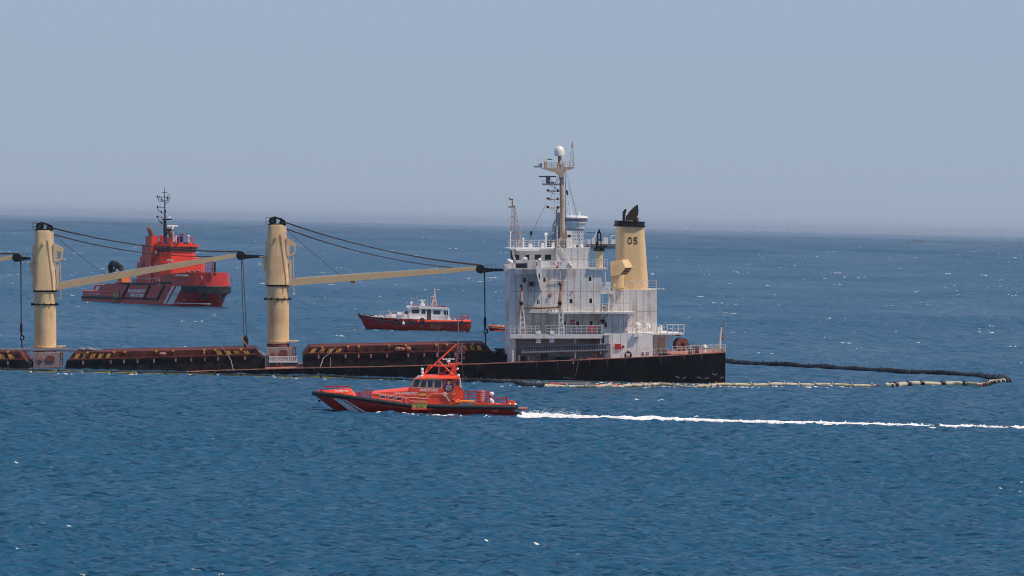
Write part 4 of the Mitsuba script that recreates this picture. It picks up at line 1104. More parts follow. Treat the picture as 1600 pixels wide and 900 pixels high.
    eave = [(580, 614), (600, 612.8), (640, 610.2), (668, 609)]
    top = [(584, 611.4), (605, 609), (638.6, 605.6), (668, 605.6)]
    L, E, R_ = [K.at(x, y, 0.62) for x, y in low], [K.at(x, y, 0.75) for x, y in eave], [K.at(x, y, 1.75) for x, y in top]
    mir = lambda q: [np.array([w[0], B - w[1], w[2]]) for w in q]
    n = 4
    v = np.array(L + E + R_ + mir(R_) + mir(E) + mir(L))
    f = [(r * n + k, r * n + k + 1, (r + 1) * n + k + 1, (r + 1) * n + k) for r in range(5) for k in range(n - 1)] + [[r * n for r in range(6)], [r * n + n - 1 for r in range(6)][::-1]]
    P('trunk', mesh(v, f), 'orange_paint')
    for a, b, c, d in ((594, 602, 618.2, 621.8), (607.3, 615, 619.8, 623.2), (619.3, 627, 621.5, 625)):
        K.window(a, b, c, d, 0.66, 'pale_frame', 'dark_grey', fw=0.05)
    P('grab_rail', [K.t([(584, 614.6, 0.6), (634, 620.8, 0.52), (671, 623.2, 0.5)], 0.035, 5), K.t([(640, 626.4, 0.5), (668, 627, 0.5)], 0.03, 5), K.t([(634, 620.8, 0.52), (634.5, 628, 0.5)], 0.03, 5), K.t([(667.5, 620.6, 0.45), (676, 614, 0.45)], 0.025, 5), K.t([(678, 614.4, 0.45), (712, 615, 0.45)], 0.03, 5)], 'pale_frame')
    # wheelhouse
    wall = [(640.5, 606.8), (648.6, 591.6), (664, 589.8), (717.6, 590.8), (717.6, 604), (719, 632), (640.5, 632)]
    P('wheelhouse', K.p(wall, 0.6, 4.3), 'orange_paint')
    eave = [(646.6, 592.6), (655, 591.0), (668, 591.2), (700, 591.6), (718.6, 591.8)]
    ridge = [(652.4, 589.2), (662, 586.4), (672, 586.2), (700, 586.8), (716.6, 588.2)]
    E, R2 = [K.at(x, y, 0.42) for x, y in eave], [K.at(x, y, 1.25) for x, y in ridge]
    v = np.array(E + R2 + mir(R2) + mir(E))
    P('roof', mesh(v, [(r * 5 + k, r * 5 + k + 1, (r + 1) * 5 + k + 1, (r + 1) * 5 + k) for r in range(3) for k in range(4)] + [[r * 5 for r in range(4)], [r * 5 + 4 for r in range(4)][::-1], [0, 1, 2, 3, 4, 19, 18, 17, 16, 15]]), 'orange_paint')
    P('aft_bulkhead', K.p([(712, 607), (715, 603.8), (719.5, 604.6), (723.4, 608.4), (725, 614), (725, 628), (712, 628)], 0.8, 0.25), 'orange_paint')
    P('aft_post', K.t([(718.6, 591, 0.7), (719.6, 606, 0.7)], 0.08, 6), 'pale_frame')
    for q in ([(648.3, 592.9), (657, 593.4), (653.3, 605.2), (644.8, 604.6)], [(659.3, 593.9), (666, 593.9), (665.2, 605.9), (655.9, 605.3)], [(668.5, 593.9), (676.4, 593.9), (676.2, 605.5), (667.9, 605.5)], [(678.9, 594.2), (689.4, 594.2), (689.4, 605.9), (678.6, 605.9)]):
        c = np.mean(q, 0)
        grow = [tuple(c + (np.array(w) - c) * (1 + 1.1 / np.linalg.norm(np.array(w) - c))) for w in q]
        k = P('window', K.p(grow, 0.55, 0.06), 'pale_frame')
        put('pane', K.p(q, 0.53, 0.05), 'glass_blue', K.fr, k)
    k = P('window', K.p([(712, 596), (717.5, 595.4), (717.5, 602.4), (711.6, 602.6)], 0.56, 0.05), 'glass_blue')
    v = np.array([K.at(640.9, 606, 0.9), K.at(640.9, 606, 4.6), K.at(648.4, 592.4, 4.4), K.at(648.4, 592.4, 1.1)]) + [-0.05, 0, 0.03]
    P('windscreen', mesh(v, [(0, 1, 2, 3)]), 'glass_blue')
    P('screen_post', [tube([v[i] + (v[(i + 1) % 4] - v[i]) * t, v[3 - i] + (v[(2 - i) % 4] - v[3 - i]) * t], 0.05, 5) for i, t in ((0, 0.0), (0, 0.33), (0, 0.66), (0, 1.0))], 'pale_frame')
    P('wiper_gear', [K.b(651, 655, 588.6, 591, 1.0, 0.5), K.ball(654, 589, 0.9, 0.16), K.ball(658.5, 588, 0.9, 0.15), K.t([(650, 592, 0.7), (657, 587, 0.7)], 0.05, 5)], 'rail_white')
    P('roof_band', K.b(670, 682, 590.6, 592.4, 0.42, 0.1), 'sign_yellow')
    P('roof_vent', K.b(699, 705.4, 592.6, 595.8, 0.5, 0.12), 'black_iron')
    K.text('lettering', 'SALVAMENTO', 616.4, 652.6, 616.0, 612.0, 0.56, 'white_gloss', None, slant=0.9, bold=True)
    K.text('lettering', 'MARITIMO', 656.6, 684.2, 611.2, 607.2, 0.56, 'white_gloss', None, slant=0.5, bold=True)
    fl = P('flag', K.b(655, 666.4, 612.8, 620.8, 0.55, 0.06), 'red_paint')
    put('flag_band', K.b(655.3, 666.1, 614.6, 618.4, 0.53, 0.06), 'gold', K.fr, fl)
    # round blue emblem with crown, letters and wreath
    em = P('emblem', K.disc(701.3, 604.2, 0.5, 0.5, 0.6, 28), 'emblem_blue')
    sub = em.split('__')[1]
    K.text('emblem_letters', 'SM', 697.4, 705.4, 606.8, 601.6, 0.485, 'gold', sub)
    P('emblem_crown', [K.p([(698.8, 599.4), (698.2, 597.6), (699.8, 598.4), (701.3, 597), (702.8, 598.4), (704.4, 597.6), (703.8, 599.4)], 0.47, 0.04), K.b(700.9, 701.7, 599.6, 601.4, 0.47, 0.04)], 'gold', sub)
    P('emblem_wreath', torus(K.at(701.3, 604.8, 0.48), 0.31, 0.035, 'y', 14, 5, (math.pi * 1.18, math.pi * 1.9)).slice_plane([0, 0, -99], [0, 0, 1]) if False else tube([K.at(701.3 + 5.2 * math.cos(t), 605 + 4.6 * math.sin(t), 0.48) for t in np.linspace(0.35, 2.8, 10)], 0.035, 5), 'gold', sub)
    P('side_light', K.ball(701, 596.4, 0.5, 0.08), 'gold')
    # rescue zone board
    P('rescue_zone_frame', [K.b(643.3, 645, 628.8, 639, -0.2, 0.4), K.b(643.3, 668, 638, 640.4, -0.28, 0.6)], 'orange_paint')
    P('rescue_zone_board', K.b(645, 667, 629.3, 637.9, -0.18, 0.14), 'sign_yellow')
    K.text('lettering', 'RESCUE', 646.2, 664.6, 633.1, 629.8, -0.19, 'black_iron', None, shear=0.25)
    K.text('lettering', 'ZONE', 649, 661.8, 637.4, 634.1, -0.19, 'black_iron', None, shear=0.25)
    # masts and aerials on the roof
    P('mast_frame', [K.t([(661.2, 586.4, 1.2), (685, 563.6, 2.0), (713.4, 538, 2.6)], 0.075, 6), K.t([(662.5, 585, 1.2), (670.4, 571, 1.3), (710.5, 572.4, 1.3)], 0.075, 6), K.t([(685, 563.6, 2.0), (710.5, 588, 1.4)], 0.075, 6), K.t([(685.8, 563.8, 2.0), (685.8, 586, 2.0)], 0.065, 6),
                    K.t([(662.5, 585, 4.2), (670.4, 571.6, 4.1), (710.5, 573, 4.1)], 0.075, 6), K.t([(670.4, 571.2, 1.3), (670.4, 571.6, 4.1)], 0.07, 6)], 'orange_paint')
    P('mast_plate', [K.p([(707, 572), (712.4, 572), (713.8, 588.6), (699, 588.6), (703, 580)], 1.5, 0.5), K.p([(707, 572), (712.4, 572), (713.8, 588.6), (699, 588.6), (703, 580)], 3.5, 0.4)], 'orange_paint')
    P('mast_platform', K.p([(700, 568.6), (720.6, 567), (720.6, 569.8), (712, 571.4), (702, 570)], 1.6, 2.2), 'orange_paint')
    P('main_mast', [K.t([(713.2, 568, 2.7), (715.6, 540, 2.7), (716, 520, 2.7)], [0.10, 0.08, 0.065], 8), K.t([(716, 520, 2.7), (716, 497, 2.7)], [0.06, 0.05], 8), K.t([(714, 568, 2.7), (720, 540, 2.7)], 0.05, 5)], 'stay_pink')
    P('lamp_pole', [K.t([(721.2, 570, 2.4), (721.4, 536, 2.4)], 0.06, 6), K.t([(716, 544.6, 2.5), (725, 544.2, 2.4)], 0.035, 5), K.t([(716, 552, 2.5), (725, 552, 2.4)], 0.035, 5), K.t([(716, 560, 2.5), (725, 560, 2.4)], 0.035, 5)], 'grey_metal')
    for y in (543.6, 551.4, 559.4):
        P('lamp', K.ball(724.8, y, 2.4, (0.09, 0.09, 0.16)), 'dark_red')
    P('wire_aerial', [K.t([(685, 584, 1.4), (685.2, 556, 1.4), (685.6, 503, 1.4)], [0.05, 0.035, 0.018], 5), K.t([(702, 566, 3), (702, 551, 3)], 0.03, 4), K.t([(709.5, 566, 3), (709.5, 551, 3)], 0.025, 4), K.t([(723, 570, 2.4), (723.6, 592, 2.4)], 0.02, 4)], 'grey_metal')
    P('radar_scanner', K.b(691, 711, 560.2, 562, 2.0, 0.25), 'white_gloss')
    P('radar_dome', [lathe([(0.12, -0.12), (0.2, -0.1), (0.22, 0.02), (0.14, 0.12), (0, 0.14)], K.at(700.7, 564.6, 2.1), 14), K.cyl(701, 566, 571, 2.1, 0.06, n=8)], 'white_gloss', None, True)
    P('searchlight', [K.ball(659.8, 577.6, 1.0, (0.16, 0.16, 0.2)), K.cyl(660, 579, 587, 1.0, 0.11, n=8), K.ball(660, 582.8, 0.95, 0.15)], 'white_gloss')
    P('roof_lamp', [K.ball(715, 576.4, 1.4, 0.13)], 'white_gloss')
    P('roof_lamp', [K.ball(716.4, 586.6, 0.8, 0.15)], 'white_gloss')
    P('roof_box', [K.b(684.4, 695.6, 582.4, 587, 1.6, 0.8), K.b(693.6, 702, 578.4, 580.4, 1.6, 0.6)], 'red_paint')
    # side deck gear and after deck
    P('lifebuoy', torus(K.at(703, 618.4, 0.42), 0.27, 0.065, 'y', 18, 7), 'stay_pink')
    P('rescue_sling', [torus(K.at(694.8, 615.6, 0.42), 0.14, 0.06, 'y', 12, 6), K.t([(695, 618, 0.42), (698, 621, 0.42), (702.6, 627.6, 0.4)], 0.06, 6)], 'pale_frame')
    P('buoy', K.ball(708.2, 625.6, 0.25, 0.19), 'red_paint')
    P('cargo_net', [K.t([(711.5, 628.6, 0.25), (725, 627.6, 0.2), (741, 628.2, 0.25)], 0.16, 8), K.t([(712, 626.6, 0.4), (716, 624.4, 0.5), (722, 627, 0.4)], 0.07, 6), K.t([(722, 626.6, 0.3), (738, 627.2, 0.3)], 0.12, 6)], 'float_orange')
    for y, r in ((611.8, 0.045), (616, 0.04), (621, 0.04)):
        P('deck_rail', [K.t([(724.8, y, 0.5), (746, y, 0.5)], r, 5), K.t([(724.8, y, 5.0), (772, y + 1, 5.0)], r, 5)], 'red_paint')
    P('deck_rail', [K.t([(x, 611, 0.5), (x, 630, 0.5)], 0.05, 5) for x in (725, 732, 745)] + [K.t([(733, 612, 0.5), (740.6, 623.4, 0.5)], 0.03, 4)], 'red_paint')
    P('liferaft', lathe([(0.38, 0), (0.4, 0.08), (0.4, 1.18), (0.34, 1.26), (0, 1.28)], K.at(751.6, 629.4, 1.3), 18), 'red_paint', None, 40)
    P('liferaft_rope', [torus(K.at(751.6, y, 1.3), 0.405, 0.025, 'z', 18, 5) for y in (611, 614.5, 618, 621.6, 625)] + [K.t([(754 + (k % 2) * 2.6, 610 + k * 1.3, 0.92), (756 - (k % 2) * 2.4, 611.3 + k * 1.3, 0.92)], 0.03, 4) for k in range(14)], 'pale_frame')
    P('side_bulwark', [K.b(739.5, 763, 629, 635, 0.25, 0.3), K.b(763, 804, 631.4, 635, 0.25, 0.2), K.b(739.5, 804, 630, 635, 4.9, 0.3)], 'orange_paint')
    P('towing_frame', [K.t([(760, 631, 1.2), (761.6, 612, 1.2), (763, 612, 1.2), (770, 628, 1.2)], 0.06, 6), K.t([(764, 613, 1.2), (765, 631, 1.2)], 0.05, 5), K.t([(760, 631, 4.2), (761.6, 612.4, 4.2), (770, 628, 4.2)], 0.06, 6), K.t([(761.6, 612, 1.2), (761.6, 612.4, 4.2)], 0.06, 6)], 'red_paint')
    P('white_fender', ball(K.at(768.2, 615.4, 0.9), (0.25, 0.25, 0.2)), 'white_gloss', None, True)
    m = ball([0, 0, 0], (0.2, 0.2, 0.34))
    m.apply_transform(trimesh.transformations.rotation_matrix(math.radians(-32), [0, 1, 0]))
    m.apply_translation(K.at(768.4, 627, 0.6))
    P('white_fender', m, 'white_gloss', None, True)
    P('white_fender', ball(K.at(777.6, 632.6, 0.5), (0.24, 0.2, 0.12)), 'pale_frame', None, True)
    P('stern_rail', [K.t([(771, 621.4, 0.6), (791.5, 622.2, 0.6)], 0.045, 5), K.t([(772, 626, 0.6), (790, 626, 0.6)], 0.03, 5), K.t([(771, 622, 4.9), (791.5, 622.8, 4.9)], 0.045, 5), K.t([(791.8, 618.6, 0.6), (791.8, 633, 0.6)], 0.07, 6), K.t([(785.6, 621.6, 0.6), (785.6, 632, 0.6)], 0.035, 5), K.t([(791.8, 622, 0.6), (791.8, 622.4, 4.9)], 0.045, 5), K.t([(791.8, 618.6, 4.9), (791.8, 633, 4.9)], 0.06, 6)], 'red_paint')
    P('stern_gear', [K.t([(794, 632, 0.9), (795, 627.2, 0.9), (798, 626.6, 0.9), (804, 628.4, 0.9)], 0.07, 6), K.b(795, 798, 628, 633.6, 1.0, 0.6), K.t([(799.6, 625.4, 1.2), (800.4, 633, 1.2)], 0.07, 6), K.t([(796, 629.4, 1.4), (806, 629, 1.4)], 0.09, 6), K.b(802, 806, 631, 635, 0.5, 0.6)], 'orange_paint')
    P('stern_roll', [K.ball(804.6, 632, 0.5, (0.2, 0.2, 0.14)), K.ball(797, 631.6, 0.6, 0.14)], 'white_gloss')
    P('stern_pipe', K.t([(807, 638.6, 1.0), (824.4, 638.6, 1.0)], 0.17, 10), 'stay_pink', None, 40)
    P('stern_pipe', K.t([(807, 638.8, 4.4), (823, 638.8, 4.4)], 0.17, 10), 'stay_pink', None, 40)
    P('water_jet', [K.p([(804, 644.2), (812, 644.6), (814.6, 647), (813.4, 651), (804, 651.4)], 0.8, 1.2), K.p([(804, 644.6), (812, 645), (814, 648), (804, 651.4)], 3.4, 1.2)], 'black_iron')


rescue_boat()


# the white cabined pilot boat beyond the ship
def pilot_boat():
    key = new('pilot_boat', 'dark red pilot boat with white cabin and tyre fenders beyond the cargo ship', 'pilot boat')
    K = Kit(Frame(on_sea(650, 516.8), math.radians(4), ROLL), key)
    B, cy = 5.2, 2.6
    P = K.put
    sheer = [(561, 491, 0.05), (566, 492.2, 0.8), (575, 493.8, 1.5), (590, 495.4, 2.1), (610, 496.4, 2.5), (650, 498.4, 2.6), (690, 500.4, 2.6), (720, 500.4, 2.5), (731, 500, 2.1), (737, 499.8, 1.4)]
    chine = [(563, 496, 0.02), (568, 501, 0.35), (577, 507, 0.95), (591, 511, 1.6), (610, 513, 2.15), (650, 514.5, 2.4), (690, 515, 2.4), (720, 514.5, 2.3), (730, 513, 1.9), (736, 510.6, 1.2)]
    keel = [(564, 499), (570, 511), (576, 520), (591, 525), (610, 526), (650, 527), (690, 527), (720, 526), (729, 524), (733, 520)]
    hull, deck = loft_hull(K, sheer, chine, keel, B)
    P('hull', hull, 'red_hull', None, 40)
    P('deck', deck, 'rail_white')
    sx, sy, sb = [q[0] for q in sheer], [q[1] for q in sheer], [q[2] for q in sheer]
    S = lambda x, y, o=0.08: (x, y, cy - np.interp(x, sx, sb) - o)
    st = [(561.5, 492.5), (575, 496.6), (589, 499.6), (617, 503), (650, 504.8), (690, 505), (720, 505), (731, 504.4), (736.6, 503.6)]
    P('rubbing_strake', tube([K.at(*S(x, np.interp(x, [q[0] for q in st], [q[1] for q in st]))) for x in np.linspace(561.5, 736, 40)], 0.13, 6), 'rubber_black')
    P('gunwale', tube([K.at(*S(x, np.interp(x, sx, sy), 0.02)) for x in np.linspace(580, 651, 20)], 0.09, 5), 'rail_white')
    P('bow_fender', tube([K.at(561, 489.6, cy), K.at(561.6, 493, cy - 0.2), K.at(563, 496.6, cy)], [0.22, 0.3, 0.14], 8), 'rubber_black')
    P('upper_strake', tube([K.at(*S(x, 502.2, 0.02)) for x in np.linspace(652, 735, 20)], 0.22, 6), 'orange_paint')
    P('boot_top', tube([K.at(x, np.interp(x, [571, 610, 665, 735], [513.4, 516, 517.4, 516.6]), cy - np.interp(x, [q[0] for q in chine], [q[2] for q in chine]) - 0.05) for x in np.linspace(575, 734, 24)], 0.11, 5), 'rubber_black')
    for x, y, r in ((596.6, 499.7, 0.34), (620.3, 502.2, 0.35), (642.2, 504.4, 0.35), (659.8, 500.4, 0.33), (721, 504, 0.27)):
        P('tyre', torus(K.at(*S(x, y, 0.24)), r, 0.13, 'y', 18, 8), 'rubber_black', None, True)
    P('buoy', ball(K.at(*S(630.3, 505.6, 0.3)), (0.3, 0.3, 0.34)), 'rail_white', None, True)
    P('buoy_rope', K.t([S(630.3, 502.4, 0.3), S(630.4, 498, 0.1)], 0.03, 4), 'rail_white')
    for k in range(3):
        for j in range(3):
            x, y = 673.5 + 6.0 * k - 0.6 * j, 507.6 + 2.1 * j
            P('hazard_mark', painted(K, hull, [(x, y + 1.2), (x + 3.6, y - 0.3), (x + 4.2, y + 0.4), (x + 0.4, y + 2.0)], 2, 2), 'mustard')
    P('hull_mark', painted(K, hull, [(655.8, 510.6), (657.6, 508.9), (659.4, 510.6), (657.6, 512.3)], 2, 2), 'stay_pink')
    # cabin
    P('cabin', K.p([(638.6, 482), (702, 483), (702, 494.5), (705.5, 499.5), (705.5, 501), (639, 498.8)], 0.9, 3.4), 'bright_white')
    P('cabin_roof', K.p([(636, 480), (639, 477.4), (668, 478.4), (699, 480.2), (702.4, 482.4), (702, 484), (668, 482.4), (637, 481.8)], 0.6, 4.0), 'bright_white')
    P('cabin_skirt', K.b(674.5, 699, 493.8, 500.2, 0.85, 0.1), 'panel_paint')
    for a, b, c, d in ((643.6, 655, 483.6, 489.8), (658.6, 665, 483.6, 490.4), (677, 688, 485, 491)):
        K.window(a, b, c, d, 0.86, 'rail_white', 'glass_blue', fw=0.07)
    d = P('door', K.b(667, 673.6, 483.6, 499.6, 0.82, 0.1), 'dark_grey')
    put('pane', K.b(670, 672.6, 485, 490.5, 0.79, 0.05), 'glass_blue', K.fr, d)
    P('sun_strip', K.b(642.6, 655, 480.4, 481.6, 0.56, 0.06), 'black_iron')
    P('aft_frame', [K.b(691.4, 693, 484, 494, 0.8, 0.12), K.b(700.4, 702.2, 483, 495, 0.5, 0.2), K.b(697, 698.4, 484, 494, 0.8, 0.12)], 'bright_white')
    P('aft_screen', K.b(693.2, 700, 485.6, 492, 0.85, 0.06), 'glass_blue')
    P('fore_coaming', [K.p([(628, 489), (640, 488), (640, 498.4), (628, 497.6)], 1.1, 3.0), K.b(630, 637, 486.4, 490, 1.6, 1.0)], 'panel_paint')
    P('roof_edge', K.t([(640, 477.2, 0.8), (668, 478.2, 0.8), (698, 479.8, 0.8)], 0.05, 5), 'red_paint')
    P('roof_plank', K.p([(682, 477.8), (695, 478), (695, 479.8), (682, 479)], 1.0, 1.4), 'dark_red')
    P('dome', [K.ball(642.6, 473.2, 1.4, 0.24), K.cyl(642.6, 474.6, 478, 1.4, 0.1, n=8)], 'white_gloss')
    P('radar', [K.b(654.2, 665.6, 468.4, 470, 1.8, 0.3), K.cyl(660, 470, 474, 1.9, 0.14, n=8), K.p([(656, 478.4), (657.6, 473.6), (663, 472.6), (665.4, 478.6)], 1.6, 0.8)], 'white_gloss')
    P('mast', [K.t([(674.6, 477.6, 2.2), (678.8, 458, 2.4)], 0.09, 5), K.t([(682, 478.4, 2.2), (679.4, 458, 2.4)], 0.09, 5), K.t([(678, 477.6, 3.2), (679, 458, 2.5)], 0.09, 5), K.t([(679, 460, 2.4), (679.2, 449.4, 2.4)], [0.13, 0.07], 6), K.t([(672.6, 463.4, 2.4), (681, 462.4, 2.4)], 0.07, 5), K.t([(676, 471, 2.3), (681.2, 471.4, 2.3)], 0.06, 4), K.t([(675.4, 475, 2.3), (680.6, 466, 2.3)], 0.06, 4), K.t([(677, 466, 2.3), (681.6, 475, 2.3)], 0.06, 4)], 'pale_frame')
    P('mast_plate', K.p([(675.8, 476), (678.4, 464), (680, 464), (681.4, 476)], 2.35, 0.06), 'stay_pink')
    P('aerial', [K.t([(x, y0, 1.6), (x, 478, 1.6)], 0.022, 3) for x, y0 in ((651.6, 462), (658, 461), (668.4, 463), (672, 464), (648, 466))], 'rail_white')
    # foredeck gear and rails
    P('fore_rail', [K.t([(591, 486, 0.9), (628, 486.8, 0.6)], 0.035, 4)] + [K.t([(x, 486 + (x - 591) * 0.02, 0.8), (x, 495.6, 0.8)], 0.03, 4) for x in (591.4, 600, 612, 628)], 'pale_frame')
    P('deck_chest', K.b(612, 619.6, 490.4, 495.6, 1.4, 0.9), 'bright_white')
    P('deck_chest', K.b(608.6, 611.8, 488.6, 495, 1.4, 0.7), 'pale_frame')
    P('chest_lid', K.p([(612, 491.4), (613, 489.8), (618.6, 490), (619.6, 491.4)], 1.4, 0.9), 'red_paint')
    P('barrel', K.t([(620.6, 491, 1.5), (628.6, 491.2, 1.5)], 0.34, 10), 'rail_white', None, 40)
    P('deck_clutter', [K.ball(605, 493.6, 1.3, (0.4, 0.3, 0.22)), K.ball(597, 494.6, 1.2, (0.3, 0.3, 0.2)), K.ball(587, 494, 1.6, (0.25, 0.2, 0.2)), K.b(592, 596, 492, 495.6, 1.5, 0.4), K.ball(632, 494, 1.0, (0.35, 0.3, 0.4))], 'rail_white')
    P('deck_coil', [K.ball(581, 492.6, 1.8, (0.3, 0.2, 0.2)), K.ball(570, 490.8, 2.2, (0.15, 0.1, 0.2)), K.ball(635, 488.6, 1.2, (0.3, 0.2, 0.3))], 'dark_grey')
    P('stern_fender', torus(K.at(723, 497.2, 0.9), 0.32, 0.09, 'y', 16, 6), 'red_paint')
    P('stern_fender', torus(K.at(730.4, 495.6, 2.2), 0.26, 0.09, 'y', 16, 6), 'red_paint')
    P('stern_rail', K.rail(706, 732, 495, 500.4, 0.7, 5, bars=1, r=0.04), 'red_paint')
    P('samson_post', [K.t([(715, 501, 0.5), (715.4, 497, 0.5)], 0.08, 5), K.ball(711, 499, 0.6, 0.12)], 'rail_white')


pilot_boat()


# the open orange workboat whose after part shows beside the deckhouse
def workboat():
    key = new('orange_workboat', 'low orange open boat half hidden behind the white deckhouse', 'boat')
    K = Kit(Frame(on_sea(775, 518), math.radians(-3), ROLL), key)
    B, cy = 2.2, 1.1
    sheer = [(763, 507.4, 0.7), (768, 508, 1.0), (790, 510.2, 1.1), (820, 512, 1.0), (838, 511.6, 0.5), (846, 510.6, 0.05)]
    chine = [(763.4, 511, 0.6), (768, 513, 0.8), (790, 515.5, 0.9), (820, 516.6, 0.8), (836, 516, 0.3), (842, 515, 0.02)]
    keel = [(764, 515), (769, 519), (790, 521), (820, 522), (834, 520), (838, 518)]
    hull, deck = loft_hull(K, sheer, chine, keel, B, 0.12)
    K.put('hull', hull, 'orange_paint', None, 40)
    K.put('deck', deck, 'pale_frame')
    K.put('gunwale', tube([K.at(x, y + 1.2, cy - b - 0.06) for x, y, b in sheer], 0.16, 7), 'float_orange')
    K.put('rubbing_strake', tube([K.at(x, y + 3.4, cy - b - 0.03) for x, y, b in sheer], 0.08, 6), 'pale_frame')
    K.put('tow_float', K.t([(772.5, 516.6, -1.0), (800, 518.4, -1.0)], 0.14, 8), 'red_paint')
    K.put('console', K.b(798, 806, 502, 511, 0.7, 0.8), 'bright_white')


workboat()


# the big salvage tug
mat('tug_red', weather((0.66, 0.048, 0.02), (0.5, 0.04, 0.022), 0.7, 1.0, 0.6, 0.06), 0.42)


def tug():
    key = new('salvage_tug', 'large red salvage tug with black mast and white diagonal bow stripes beyond the cranes', 'tug')
    A = math.radians(62)
    fr = Frame(on_sea(126, 470.2), -A, ROLL * 0.4)
    K = Kit(fr, key)
    P = K.put
    B, cy = 13.0, 6.5
    L = K.at(341, 440, cy)[0]
    zt = lambda px, py, y=0.0: K.at(px, py, y)[2]

    def outline(x, flare=0.0):
        """Half breadth of the hull at the distance x from the stern."""
        t = np.clip((x - (L - 15)) / 15, 0, 1)
        return np.maximum((6.5 + flare * 0.2) * np.sqrt(np.maximum(1 - t ** 2.6, 0)) * (0.93 + 0.07 * np.clip(x / 6, 0, 1)), 0.0)

    xs = np.concatenate([[0, 0.6, 3, 8, 14, 20, 26, L - 15], L - 15 + 15 * np.sin(np.linspace(0.12, 1, 14) * math.pi / 2)])
    z_water = -2.0
    zmain = zt(225, 444.6)
    zfore = zt(262, 428.5) + 0.1
    # levels: keel, waterline, mid, fender, deck; narrower at the waterline towards the bow (flare)
    lev = [(-2.0, -1.6, 6.5), (0.0, -1.3, 4.8), (1.8, -0.8, 2.8), (zmain - 1.6, -0.2, 0.8), (zmain, 0.0, 0.1)]
    n = len(xs)
    near = []
    far = []
    for z, shrink, back in lev:
        row, rowf = [], []
        for x in xs:
            t = np.clip((x - (L - 15)) / 15, 0, 1)
            hb = outline(x) * (1 - 0.18 * (-shrink) * t)
            xx = x - back * t ** 2
            zz = z
            if x < 10.5 and z > 1.9:
                zz = min(z, zt(150, 455.5))
            row.append([xx, cy - hb, zz])
            rowf.append([xx, cy + hb, zz])
        near.append(row)
        far.append(rowf)
    v = np.array(near + far).reshape(-1, 3)
    m_ = len(lev)
    f = [(r * n + k, r * n + k + 1, (r + 1) * n + k + 1, (r + 1) * n + k) for r in range(m_ - 1) for k in range(n - 1)]
    f += [((m_ + r) * n + k, (m_ + r + 1) * n + k, (m_ + r + 1) * n + k + 1, (m_ + r) * n + k + 1) for r in range(m_ - 1) for k in range(n - 1)]
    f += [(r * n, (r + 1) * n, (m_ + r + 1) * n, (m_ + r) * n) for r in range(m_ - 1)]
    hull = mesh(v, f)
    P('hull', hull, 'red_hull', None, 35)
    top, topf = np.array(near[-1]), np.array(far[-1])
    P('deck', mesh(np.vstack([top, topf]) - [0, 0, 0.3], [(k, k + 1, n + k + 1, n + k) for k in range(n - 1)]), 'deck_red')
    P('boot_top', tube([np.array([x, cy - outline(x) * 0.97 - 0.03, 0.22]) for x in xs[:-2]], 0.12, 4), 'rail_white')
    # raised forecastle bulwark with its flare
    x0 = K.at(251, 440, 0)[0]
    fx = xs[xs > x0 - 0.1]
    fx = np.concatenate([[x0], fx])
    rows = []
    hgt = lambda x: np.interp(x, [x0, x0 + 6, L], [zfore - 0.5, zfore + 0.15, zfore + 0.5])
    ring = lambda x, out, z, back: [x + 0.35 * out * np.clip((x - L + 15) / 15, 0, 1) - back, cy - outline(x) * (1 + 0.03 * out * np.clip((x - L + 15) / 15, 0, 1)), z]
    lowr = np.array([ring(x, 0.0, zmain, 0.15) for x in fx])
    upr = np.array([ring(x, -1.8, hgt(x), 0) for x in fx])
    mirror = lambda a: np.stack([a[:, 0], B - a[:, 1], a[:, 2]], 1)
    k0 = len(fx)
    quad = lambda a, b: [(a * k0 + k, a * k0 + k + 1, b * k0 + k + 1, b * k0 + k) for k in range(k0 - 1)]
    dk = np.stack([upr[:, 0], upr[:, 1], upr[:, 2] - 0.7], 1)
    P('forecastle', mesh(np.vstack([lowr, upr, mirror(upr), mirror(lowr)]), quad(0, 1) + quad(2, 3) + [(0, k0, 2 * k0, 3 * k0)]), 'red_hull', None, 35)
    P('foredeck', mesh(np.vstack([dk, mirror(dk)]), quad(0, 1)), 'deck_red')
    # black rubber: bow roll, sheer strake, side frames
    side = lambda x, z, o=0.05: np.array([x, cy - outline(x) - o, z])
    bow = [side(x, zmain - 0.2, 0.0) for x in xs if x > L - 7.5]
    bowr = bow + [np.array([q[0], B - q[1], q[2]]) for q in bow[::-1][1:]]
    for k in range(4):
        P('bow_fender', tube([q + [-0.12 * k * np.clip((q[0] - L + 8) / 8, 0, 1), 0, -0.36 * k] for q in bowr], 0.24, 8), 'rubber_black', None, 40)
    P('sheer_fender', tube([side(x, zmain + (0.15 if x < x0 - 3 else 0.5)) for x in np.linspace(K.at(186, 445)[0], L - 10.5, 24)], 0.24, 6), 'rubber_black')
    zl = zt(215, 466.6)
    xa, xb = K.at(190, 466)[0], K.at(246, 468.4)[0]
    P('side_fender', tube([side(x, zl) for x in np.linspace(xa, xb, 10)], 0.2, 6), 'rubber_black')
    for a, b in (((201.5, 445), (191, 464.7)), ((234.3, 447), (225, 466)), ((257, 446), (245.6, 468.4))):
        p, q = K.at(*a, -0.05), K.at(*b, -0.05)
        P('diagonal_fender', tube([p, q], 0.3, 6), 'rubber_black')
    P('stern_fender', tube([side(x, zt(150, 464.8), 0.0) for x in np.linspace(0, xa, 12)], 0.3, 7), 'rubber_black')
    P('stern_fender', tube([[-0.1, 0.3, zt(130, 464.8)], [-0.1, B - 0.3, zt(130, 464.8)]], 0.35, 7), 'rubber_black')
    P('stripe', painted(K, hull, [(270.6, 444.5), (274, 444.5), (259, 474.6), (255, 474)], 3, 12, 0.06), 'stripe_white')
    P('stripe', painted(K, hull, [(277.6, 444.5), (286.8, 444.5), (270.4, 475.6), (261.2, 475.2)], 5, 12, 0.06), 'stripe_white')
